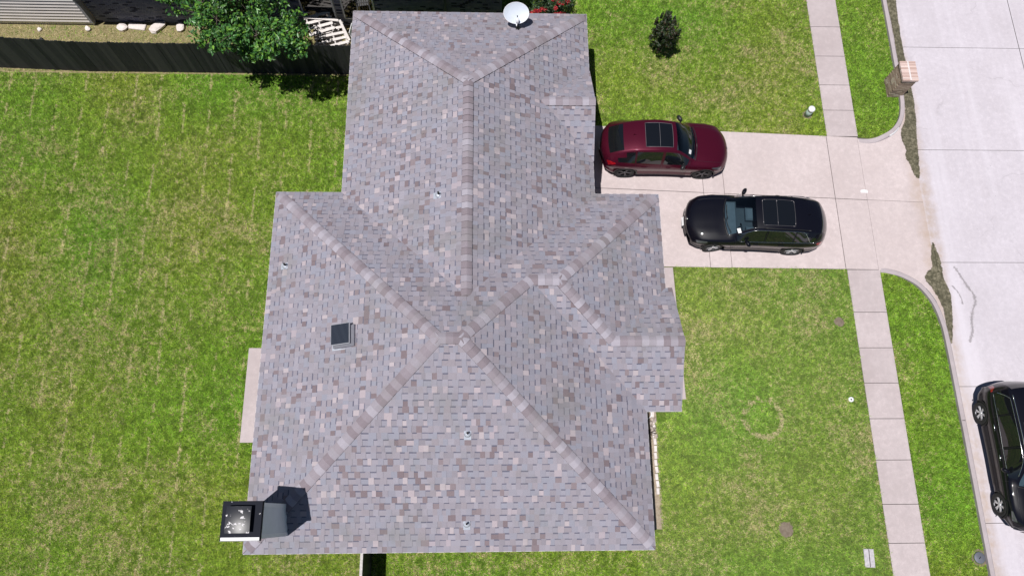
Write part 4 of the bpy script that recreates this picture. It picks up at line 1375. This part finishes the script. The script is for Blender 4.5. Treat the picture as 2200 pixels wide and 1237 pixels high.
    def S(x, j, s=1, off=.004):
        """point on the body, j may be fractional, pushed outwards a little"""
        g_ = sect(x); a = int(j); f = j - a; p = Vector(g_[a]); r = Vector(g_[min(a + 1, NR - 1)]); q_ = p.lerp(r, f)
        t = (r - p); n = Vector((0, -t.z, t.y)); n = Vector((0, abs(t.z) + 1e-6, max(0.0, t.y) + (1e-6))).normalized() if j > 5 else Vector((0, .2, 1)).normalized()
        q_ = q_ + n * off
        return Vector((q_.x, q_.y * s, q_.z))

    def ribbon(name, pts, w, mat, parent=root):
        """thin flat strip following points on the body"""
        m = MB(); m.tube(pts, w, 5); return m.build(name, mat, parent)

    for s in (1, -1):
        for xd in sp['seams']:
            ribbon('door_seam', [S(xd, j, s, -.002) for j in (6, 7, 8, 9, 10, 12, 14, 16, 18, 20)], .006, M['black_plastic'])
        for xd in sp['handles']:
            h = MB(); h.tube([S(xd - .1, 10.2, s, .018), S(xd, 10.1, s, .03), S(xd + .1, 10.2, s, .018)], .014, 6); h.build('door_handle', sp['handle_mat'], root)
        if sp.get('chrome'):
            a, c = sp['chrome']
            ribbon('window_trim', [S(x, 5.9 + 2.1 * min(1, max(0, (sp['qcut'] + .12 - x) / .38)), s, .006) for x in np.linspace(a, c, 30)], .011, M['chrome'])
            ribbon('window_trim', [S(x, 8.1, s, .006) for x in np.linspace(a, c, 24)], .009, M['chrome'])
        if sp.get('rails'):
            a, c = sp['rails']
            ribbon('roof_rail', [S(x, 4.7, s, .03) for x in np.linspace(a, c, 14)], .016, sp['rail_mat'])
        # mirror
        mx = sp['mirror']; base = S(mx, 7.8, s, 0)
        mm = MB(); mm.tube([base - Vector((0, .03 * s, 0)), base + Vector((-.01, .07 * s, .03))], .03, 6)
        Pm = []; n1, n2 = 6, 10
        for i in range(n1 + 1):
            th = math.pi * i / n1
            for k in range(n2):
                ph = 2 * math.pi * k / n2
                Pm.append(base + Vector((.085 * math.sin(th) ** .7 * math.cos(ph) - .045 * (1 - math.cos(th)), s * (.135 + .12 * -math.cos(th)), .06 + .085 * math.sin(th) ** .7 * math.sin(ph))))
        mm.mesh(Pm, [(i * n2 + k, i * n2 + (k + 1) % n2, (i + 1) * n2 + (k + 1) % n2, (i + 1) * n2 + k) for i in range(n1) for k in range(n2)], None, True)
        mm.build('wing_mirror', sp['mirror_mat'], root)
        # lamps: patches of the body surface at the corners
        for nm, xr, jr, mat in (('headlight', sp['head'], (7.6, 10.4), M['clear_lamp']), ('tail_light', sp['tail'], (7.4, 10.2), M['red_lamp'])):
            m = MB(); xx = np.linspace(xr[0], xr[1], 7); jj = np.linspace(jr[0], jr[1], 6)
            for i in range(6):
                for k in range(5):
                    tf = lambda i_: .3 + .7 * (i_ / 6 if nm == 'headlight' else 1 - i_ / 6)
                    jv = lambda i_, k_: jr[0] + (jr[1] - jr[0]) * (.5 + (k_ / 5 - .5) * tf(i_))
                    q_ = [S(xx[i], jv(i, k), s, .006), S(xx[i + 1], jv(i + 1, k), s, .006), S(xx[i + 1], jv(i + 1, k + 1), s, .006), S(xx[i], jv(i, k + 1), s, .006)]
                    m.face(q_ if s > 0 else q_[::-1], None, True)
            m.build(nm, mat, root)
        # arches, wells and wheels
        for wx in W0:
            yb_ = max(sect(wx)[j][1] for j in range(8, NR - 1))
            m = MB(); n = 22
            for k in range(n):
                a0, a1 = math.pi * (k / n) * 1.06 - .09, math.pi * ((k + 1) / n) * 1.06 - .09
                def ap(a, r, y): return (wx + r * math.cos(a), y * s, Z0 + r * math.sin(a))
                yo = yb_ - .004
                q_ = [ap(a0, wr_ - .012, yo), ap(a1, wr_ - .012, yo), ap(a1, wr_ + sp['lip'], yo - .006), ap(a0, wr_ + sp['lip'], yo - .006)]
                m.face(q_ if s < 0 else q_[::-1]); q2 = [ap(a0, wr_ - .012, yo), ap(a1, wr_ - .012, yo), ap(a1, wr_ - .012, .52), ap(a0, wr_ - .012, .52)]
                m.face(q2)
            m.build('wheel_arch', M['black_plastic'], root)
            w_ = empty('wheel', (wx, s * (yb_ - .125), Z0), 0, root); w_.rotation_euler = (R(90) if s < 0 else R(-90), 0, sp.get('steer', 0) if wx > 0 else 0)
            rt = Z0; ri = sp['rim_r']
            m = MB(); m.lathe([(ri, -.10), (rt - .05, -.12), (rt - .012, -.10), (rt, -.06), (rt, .06), (rt - .012, .10), (rt - .05, .122), (ri, .105), (ri - .012, .09), (ri - .012, -.09), (ri, -.10)], 34, cap=False); m.build('tyre', M['rubber'], w_)
            m = MB(); m.lathe([(ri - .002, .10), (ri - .02, .108), (ri - .03, .09), (ri - .035, .02), (0.0, .02)], 34, cap=False, smooth=False); rm = m.build('rim', sp['rim_mat'] if sp['rim_mat'] != M['rim_black'] else M['rim_black'], w_)
            m = MB(); nS = sp['spokes']
            for k in range(nS):
                a = 2 * math.pi * k / nS
                for da in ((-.11, .11) if sp['split'] else (0,)):
                    Mx = Matrix.Rotation(a + da, 4, 'Z'); wd = .016 if sp['split'] else .028
                    m.mesh([Mx @ Vector(v) for v in ((.03, -wd, .088), (.03, wd, .088), (ri - .02, wd * .8, .098), (ri - .02, -wd * .8, .098), (.03, -wd * 1.3, .04), (.03, wd * 1.3, .04), (ri - .02, wd, .05), (ri - .02, -wd, .05))], [(0, 3, 2, 1), (0, 4, 7, 3), (1, 2, 6, 5), (2, 3, 7, 6), (0, 1, 5, 4)])
            m.lathe([(.055, .05), (.055, .092), (.035, .102)], 16)
            m.build('spokes', sp['spoke_mat'], rm)
            m = MB(); m.lathe([(ri - .04, .0), (ri - .04, .03)], 24); m.build('hub_shadow', M['black_plastic'], w_)
    # lower cladding, bumpers, plate, badge
    for s in (1, -1):
        m = MB(); xx = np.linspace(sp['wr'] + wr_ + .01, sp['wf'] - wr_ - .01, 12)
        for i in range(11):
            q_ = [S(xx[i], 19.2, s, .008), S(xx[i + 1], 19.2, s, .008), S(xx[i + 1], 20.9, s, .010), S(xx[i], 20.9, s, .010)]
            m.face(q_ if s > 0 else q_[::-1])
        m.build('sill_cladding', M['black_plastic'], root)
    if True:
        xf = x_max; zf_ = C_['zt'](x_max)
        m = MB()
        for s in (1, -1):
            for k in range(8):
                y0, y1 = k * .06, (k + 1) * .06; ex = lambda y: xf - C_['bow'](xf) * (y / .9) ** 2.4 + .006
                q_ = [(ex(y0), y0 * s, zf_ - .03), (ex(y1), y1 * s, zf_ - .05), (ex(y1), y1 * s, zf_ - .26), (ex(y0), y0 * s, zf_ - .26)]
                m.face(q_)
        m.build('grille', M['black_plastic'], root)
        m = MB(); m.lathe([(.045, 0), (.045, .012), (.03, .016)], 18, Matrix.Translation((xf - .05, 0, C_['zt'](xf - .06) - .01)) @ Matrix.Rotation(R(50), 4, 'Y')); m.build('badge', M['chrome'], root)
        if sp.get('front_plate'):
            m = MB(); m.bevbox(-.006, .006, -.16, .16, -.06, .06, .003, Matrix.Translation((xf + .022, 0, zf_ - .17)) @ Matrix.Rotation(R(-28), 4, 'Y')); m.build('number_plate', M['white_paint'], root)
        xr_ = x_min; m = MB(); m.bevbox(-.006, .006, -.16, .16, -.06, .06, .003, Matrix.Translation((xr_ - .015, 0, .72))); m.build('number_plate', M['white_paint'], root)
        # shark-fin aerial, wipers, hood creases
        xa_ = sp['fin']; pz = C_['zt'](xa_)
        m = MB(); m.mesh([(xa_ - .08, -.022, pz - .003), (xa_ - .08, .022, pz - .003), (xa_ + .08, 0, pz - .003), (xa_ - .07, 0, pz + .055)], [(0, 2, 1), (0, 1, 3), (1, 2, 3), (2, 0, 3)]); m.build('aerial', sp['paint'], root)
        wx0 = sp['ws'][1]
        for y0, y1 in ((.05, .62), (-.45, .1)):
            pts = [Vector((wx0 - C_['bow'](wx0) * (abs(y) / .9) ** 2.4 - .03 - .05 * t, y, C_['zt'](wx0 - .03 - .05 * t) - .02 + .03)) for t, y in ((0, y0), (.5, (y0 + y1) / 2), (1, y1))]
            m = MB(); m.tube(pts, .009, 5); m.build('wiper', M['black_plastic'], root)
    m = MB(); m.tube([S(x, .02, 1, .0) for x in (sp['ws'][1] + .04,)] + [S(sp['ws'][1] + .04, j, 1, .0) for j in (1, 2, 3, 4, 4.9)], .018, 5); m.tube([S(sp['ws'][1] + .04, j, -1, .0) for j in (0.02, 1, 2, 3, 4, 4.9)], .018, 5); m.build('cowl', M['black_plastic'], root)
    for s in (1, -1):
        ribbon('bonnet_seam', [S(x, 4.9, s, -.002) for x in np.linspace(sp['ws'][1] + .08, x_max - .25, 12)], .005, M['black_plastic'])
    # surround of the glass roof
    for s in (1, -1):
        x0, x1 = sp['roofglass'][0][0], sp['roofglass'][-1][1]
        ribbon('sunroof_trim', [S(x, 2.98, s, .0) for x in np.linspace(x0, x1, 10)], .008, sp['trim_mat'])
    for xc in sorted({sp['roofglass'][0][0], sp['roofglass'][-1][1], (sp['roofglass'][0][1] + sp['roofglass'][-1][0]) / 2}):
        ribbon('sunroof_trim', [S(xc, j, -1, .0) for j in (2.98, 2, 1, .01)] + [S(xc, j, 1, .0) for j in (1, 2, 2.98)], .008, sp['trim_mat'])
    # cabin: floor, dash, wheel, seats
    m = MB(); m.box(sp['wr'] + .2, sp['wf'] - .45, -.66, .66, .33, .36); m.build('cabin_floor', M['interior'], root)
    xd = sp['ws'][1] - .05
    m = MB(); m.bevbox(xd - .42, xd + .02, -.66, .66, .62, .95, .06); m.build('dashboard', M['interior_light'], root)
    for sy in (.36, -.36):
        st_ = MB(); xs0 = sp['ws'][0] - .42
        st_.bevbox(xs0 - .1, xs0 + .42, sy - .24, sy + .24, .45, .60, .05); Mx = Matrix.Translation((xs0 - .12, sy, .55)) @ Matrix.Rotation(R(-16), 4, 'Y'); st_.bevbox(-.07, .07, -.24, .24, 0, .55, .05, Mx); st_.bevbox(-.05, .05, -.13, .13, .58, .76, .04, Mx)
        st_.build('front_seat', M['interior_light'], root)
    m = MB(); cw = Vector((xd - .55, .36, .93)); m.tube([cw + Matrix.Rotation(R(-62), 3, 'Y') @ Vector((.175 * math.cos(a), .175 * math.sin(a), 0)) for a in np.linspace(0, 2 * math.pi, 21)], .016, 6); m.build('steering_wheel', M['black_plastic'], root)
    if sp.get('sticker'):
        x0, y0 = sp['sticker']
        P = [S(x0 + a, 0, 1, 0) for a in (0,)]
        zf1 = lambda x, y: C_['zt'](x) - .055 * (abs(y) / C_['yt'](x)) ** 2.4 + .006
        q_ = [(x0 + a - C_['bow'](x0 + a) * (abs(y0 + b_) / .9) ** 2.4, y0 + b_, zf1(x0 + a, y0 + b_)) for a, b_ in ((0, 0), (.10, 0), (.10, .16), (0, .16))]
        m = MB(); m.face(q_); m.build('windscreen_paper', M['white_paint'], root)
    return root


maroon = dict(
    label='dark red crossover parked nose out beside the garage', paint=M['paint_maroon'], wf=1.425, wr=-1.425, wz=.365,
    curves=dict(
        zt=[(-2.365, .78), (-2.31, 1.02), (-2.13, 1.16), (-1.62, 1.42), (-1.0, 1.575), (-.4, 1.615), (.25, 1.545), (.7, 1.30), (1.06, 1.06), (1.5, 1.0), (2.0, .90), (2.26, .77), (2.355, .62)],
        zb=[(-2.365, .72), (-2.2, .97), (-1.6, 1.06), (0, .98), (1.0, .96), (1.6, .90), (2.1, .80), (2.355, .58)],
        yt=[(-2.365, .45), (-2.2, .56), (-1.6, .57), (-.5, .61), (.25, .59), (1.05, .69), (1.6, .70), (2.1, .66), (2.355, .58)],
        yb=[(-2.365, .68), (-2.15, .79), (-1.5, .86), (-.5, .86), (1, .86), (1.6, .865), (2.1, .83), (2.355, .72)],
        ym=[(-2.365, .76), (-2.15, .88), (-1.5, .945), (0, .92), (1.4, .94), (2.1, .90), (2.355, .78)],
        zr=[(-2.365, .40), (-2.1, .28), (-1.4, .23), (1.4, .22), (2.1, .26), (2.355, .36)],
        bow=[(-2.365, -.34), (-2.1, -.2), (-1.6, -.08), (-.5, 0), (.25, .08), (1.06, .19), (1.6, .19), (2.1, .24), (2.355, .30)]),
    ws=(.27, 1.06), rw=(-2.12, -1.62), qcut=-1.52, side=[(-1.88, -1.22), (-1.16, -.22), (-.12, .88)], roofglass=[(-.86, -.37), (-.34, .12)],
    seams=[-1.18, -.17, .95], handles=[-.85, .12], handle_mat=M['paint_maroon'], mirror=.72, mirror_mat=M['black_plastic'], head=(1.86, 2.22), tail=(-2.3, -2.0),
    lip=.035, rim_r=.262, rim_mat=M['rim_black'], spoke_mat=M['rim_dark'], spokes=5, split=True, fin=-1.2, trim_mat=simple('trim_grey', (.28, .26, .28), .3, .6), sticker=(.78, -.52))
blackc = dict(
    label='glossy black crossover parked nose in on the driveway', paint=M['paint_black'], wf=1.415, wr=-1.415, wz=.37,
    curves=dict(
        zt=[(-2.55, .80), (-2.47, 1.02), (-2.34, 1.22), (-2.12, 1.42), (-1.85, 1.50), (-1.2, 1.60), (-.5, 1.645), (.2, 1.585), (.7, 1.34), (1.14, 1.08), (1.6, 1.02), (2.1, .92), (2.36, .79), (2.445, .64)],
        zb=[(-2.55, .74), (-2.35, 1.0), (-1.7, 1.10), (0, 1.0), (1.0, .97), (1.6, .92), (2.15, .82), (2.445, .6)],
        yt=[(-2.55, .5), (-2.3, .58), (-1.7, .59), (-.5, .62), (.2, .60), (1.14, .71), (1.6, .72), (2.15, .68), (2.445, .60)],
        yb=[(-2.55, .70), (-2.3, .80), (-1.5, .875), (-.5, .87), (1, .87), (1.6, .875), (2.15, .845), (2.445, .74)],
        ym=[(-2.55, .78), (-2.3, .89), (-1.5, .955), (0, .93), (1.4, .95), (2.15, .915), (2.445, .80)],
        zr=[(-2.55, .42), (-2.25, .29), (-1.4, .23), (1.4, .22), (2.15, .26), (2.445, .36)],
        bow=[(-2.55, -.32), (-2.2, -.2), (-1.8, -.12), (-.5, 0), (.2, .10), (1.14, .24), (1.6, .22), (2.15, .24), (2.445, .31)]),
    ws=(.22, 1.14), rw=(-2.4, -2.14), qcut=-1.62, side=[(-2.05, -1.25), (-1.18, -.20), (-.12, .92)], roofglass=[(-1.12, -.50), (-.48, .0)],
    seams=[-1.2, -.16, 1.0], handles=[-.85, .15], handle_mat=M['paint_black'], mirror=.60, mirror_mat=M['paint_black'], head=(1.95, 2.3), tail=(-2.5, -2.22),
    lip=.02, rim_r=.265, rim_mat=M['rim_dark'], spoke_mat=M['rim_silver'], spokes=5, split=True, fin=-1.6, chrome=(-2.05, .85), trim_mat=simple('trim_dark', (.16, .15, .16), .3, .6), front_plate=True, rails=(-1.7, .0), rail_mat=M['black_plastic'], sticker=(.75, .5), steer=R(9))
suv = dict(
    label='black sport utility vehicle at the kerb cut by the frame edge', paint=M['paint_black'], wf=1.47, wr=-1.47, wz=.385,
    curves=dict(
        zt=[(-2.46, .86), (-2.41, 1.1), (-2.3, 1.42), (-2.12, 1.66), (-1.6, 1.74), (-.6, 1.77), (.15, 1.71), (.6, 1.45), (1.0, 1.16), (1.5, 1.10), (2.05, 1.0), (2.3, .85), (2.38, .68)],
        zb=[(-2.46, .8), (-2.3, 1.12), (-1.6, 1.14), (0, 1.06), (1.0, 1.04), (1.6, .98), (2.1, .87), (2.38, .64)],
        yt=[(-2.46, .56), (-2.2, .64), (-1.6, .66), (-.5, .67), (.2, .65), (1.0, .72), (1.6, .74), (2.1, .66), (2.38, .55)],
        yb=[(-2.46, .72), (-2.2, .86), (-1.5, .89), (-.5, .89), (1, .89), (1.6, .885), (2.1, .81), (2.38, .66)],
        ym=[(-2.46, .78), (-2.2, .92), (-1.5, .965), (0, .945), (1.4, .96), (2.1, .89), (2.38, .74)],
        zr=[(-2.46, .45), (-2.2, .32), (-1.4, .26), (1.4, .25), (2.1, .29), (2.38, .4)],
        bow=[(-2.46, -.22), (-2.2, -.14), (-1.6, -.06), (-.5, 0), (.15, .07), (1.0, .18), (1.6, .2), (2.1, .28), (2.38, .38)]),
    ws=(.17, 1.0), rw=(-2.36, -2.15), qcut=-1.95, side=[(-2.12, -1.35), (-1.28, -.28), (-.18, .82)], roofglass=[(-1.0, -.4), (-.38, .05)],
    seams=[-1.31, -.23, .95], handles=[-.95, .1], handle_mat=M['chrome'], mirror=.62, mirror_mat=M['paint_black'], head=(1.9, 2.22), tail=(-2.42, -2.2),
    lip=.03, rim_r=.255, rim_mat=M['rim_dark'], spoke_mat=M['rim_silver'], spokes=6, split=True, fin=-1.7, chrome=(-2.12, .75), trim_mat=simple('trim_dark_b', (.10, .10, .11), .3, .6), rails=(-1.9, .0), rail_mat=M['chrome'])

c1 = car(maroon, (6.495, 12.725, .036), R(-.8))
c2 = car(blackc, (9.485, 9.80, .036), R(180 - 2.4))
c3 = car(suv, (17.52, 1.63, .012), R(-90 + .5))

# ------------------------------------------------------------------ grass blades
cm_inv = cam_m.transposed()


def in_view(x, y, pad=1.12):
    d = np.stack([x, y, np.full_like(x, -CAM_H)], 1) @ np.array(cam_m)
    u = d[:, 0] / -d[:, 2] * 1577.1 / 1100; v = d[:, 1] / -d[:, 2] * 1577.1 / 618.5
    return (np.abs(u) < pad) & (np.abs(v) < pad * 1.04)


gN = np.random.default_rng(77)
A0, A1, B0, B1 = -22.5, 16.1, -3.6, 21.5
DENS = 3100
n = int((A1 - A0) * (B1 - B0) * DENS)
gx = gN.uniform(A0, A1, n).astype(np.float32); gy = gN.uniform(B0, B1, n).astype(np.float32)
keep = in_view(gx, gy)
gx, gy = gx[keep], gy[keep]
edge = VNoise(.12, 3)(gx, gy) * .05 - .025


def rect(a, b, c, d): return (gx > a + edge) & (gx < b - edge) & (gy > c + edge) & (gy < d - edge)


ban = np.zeros(len(gx), bool)
for (a, b, c, d) in [(xw + 1.0, xe - .3, yS + 1.0, yn - 1.2), (xa + 1.0, xb - .4, yn - 1.3, yt - .6), (xe - .6, xe2 + .4, yn2, yn)]: ban |= rect(a, b, c, d)
ban |= rect(12.96, 14.17, -40, 60)
ban |= (gx > 3.2) & (gx < 14.2) & (gy > 8.40 - .012 * (gx - 3.2) + edge) & (gy < 14.02 - .040 * (gx - 3.2) - edge)
ban |= rect(4.9, 6.72, 3.65, 8.5) | rect(-7.95, -6.1, 2.3, 5.42) | rect(4.3, 5.66, -.6, 3.3)
ban |= (gy > 18.08) & (gx < .7)
# the parkway strips end at the kerbs
kx = lambda P: (np.array([p.y for p in P]), np.array([p.x for p in P]))
yk, xk = kx(kn); lim = np.interp(gy, np.maximum.accumulate(yk), xk)
yk2, xk2 = kx(ks); lim2 = np.interp(gy, np.maximum.accumulate(yk2), xk2)
pw = gx > 14.1
ban |= pw & (gy > 10.9) & (gx > lim + edge)
ban |= pw & (gy <= 10.9) & (gx > lim2 + edge)
ban |= pw & (gy > 8.15) & (gy < 13.6)
for (cx_, cy_, r_) in ((9.7, -.55, .25), (12.4, 6.33, .18), (12.27, -1.44, .0), (15.88, -1.47, .24), (12.42, 3.62, .10), (12.32, 14.52, .17)):
    ban |= (gx - cx_) ** 2 + (gy - cy_) ** 2 < (r_ + edge) ** 2
ban |= rect(12.27 - .17, 12.27 + .17, -1.73, -1.15)
ban |= (gx < -4.5) & (np.abs(gy - 16.03) < .05 + edge)
side = (gx < -4.5) & (gy > 16.1)
ban |= side & (gN.random(len(gx)) > .35)
gx, gy = gx[~ban], gy[~ban]; n = len(gx)
side = (gx < -4.5) & (gy > 16.1)
big = VNoise(2.4, 1)(gx, gy); mid = VNoise(.75, 2)(gx, gy); sml = VNoise(.16, 4)(gx, gy); tiny = VNoise(.07, 5)(gx, gy)
dry = .38 * big + .34 * mid + .42 * sml + .34 * tiny - .74
park = (gx > 14.1)
dry = dry - .17 * park - .02 * (gx > 5) + .35 * side
north = (gx > 3.4) & (gx < 13) & (gy > 13.8)
dry += .05 * north * np.clip((gy - 15) / 3, 0, 1) - .05 * (gx > 3.4) * (gy > 8.3)
# mower lines: dashes of thatch running along the back lawn
back = gx < -5
wv = gx + .03 * gy + .12 * VNoise(1.7, 9)(gx, gy)
ln = np.abs(((wv / .93) % 1) - .5) * .93
dash = VNoise(.55, 12)(np.floor(wv / .93) * 7.3, gy)
line = back & (ln < .020 + .036 * tiny) & (dash > .46) & (sml > .27)
dry += line * .42
green = np.array([[.138, .268, .026], [.188, .360, .034], [.240, .440, .044], [.285, .445, .050], [.100, .198, .026]])
straw = np.array([[.54, .455, .235], [.68, .58, .34], [.42, .355, .18], [.37, .34, .13]])
gi = gN.integers(0, 5, n); si = gN.integers(0, 4, n)
hue = VNoise(3.1, 20)(gx, gy)[:, None]
gc = green[gi] * (.32 + .46 * sml[:, None] + .86 * tiny[:, None]) * np.concatenate([.85 + .5 * hue, np.ones((n, 1)), .8 + .4 * hue], 1)
front = (gx > 5) & (gx < 13) & (gy < 8.4)
pdry = np.clip(dry * 1.8 + .20 + .07 * front, .05, .9)
pdry = np.where(line, np.maximum(pdry, .9), pdry)
rr_ = np.hypot((gx - 9.35) * .95, gy - 2.95) + .25 * (mid - .5)
pdry = np.where((np.abs(rr_ - .62) < .07 + .05 * tiny) & (sml + .5 * mid > .48), .93, pdry)
isd = gN.random(n) < pdry
colr = np.where(isd[:, None], straw[si] * gN.uniform(.6, 1.15, (n, 1)) * (.7 + .6 * tiny[:, None]), gc * gN.uniform(.7, 1.3, (n, 1)))
pale = np.where(front, .35, 0.0)[:, None]
colr = colr * (1 - pale) + pale * (colr * .55 + np.array([.13, .16, .075]))
ringm = (np.abs(rr_ - .62) < .07 + .05 * tiny) & (sml + .5 * mid > .5)
colr = np.where((ringm & isd)[:, None], colr * .6 + np.array([.26, .22, .15]), colr)
colr = np.where((line & isd)[:, None], colr * .65 + np.array([.28, .25, .15]), colr)
colr = colr * 1.07
hgt = gN.uniform(.028, .062, n) * np.where(isd, .7, 1.0) * (.7 + .7 * tiny)
az = gN.uniform(0, 2 * np.pi, n); lean = gN.uniform(.35, 1.3, n) * hgt * 1.5
wd = gN.uniform(.006, .0125, n)
az2 = az + np.pi / 2 + gN.normal(0, .3, n)
V = np.empty((n, 3, 3), np.float32)
V[:, 0] = np.stack([gx - np.cos(az2) * wd, gy - np.sin(az2) * wd, np.full(n, .001)], 1)
V[:, 1] = np.stack([gx + np.cos(az2) * wd, gy + np.sin(az2) * wd, np.full(n, .001)], 1)
V[:, 2] = np.stack([gx + np.cos(az) * lean, gy + np.sin(az) * lean, hgt], 1)
me = fast_mesh('grass', V.reshape(-1, 3), np.arange(n * 3).reshape(-1, 3), colr.astype(np.float32), M['blade'])
o = link('grass', me); tag(o, 'short mown grass with dry straw coloured patches', 'grass', kind='stuff')
print('grass blades', n)
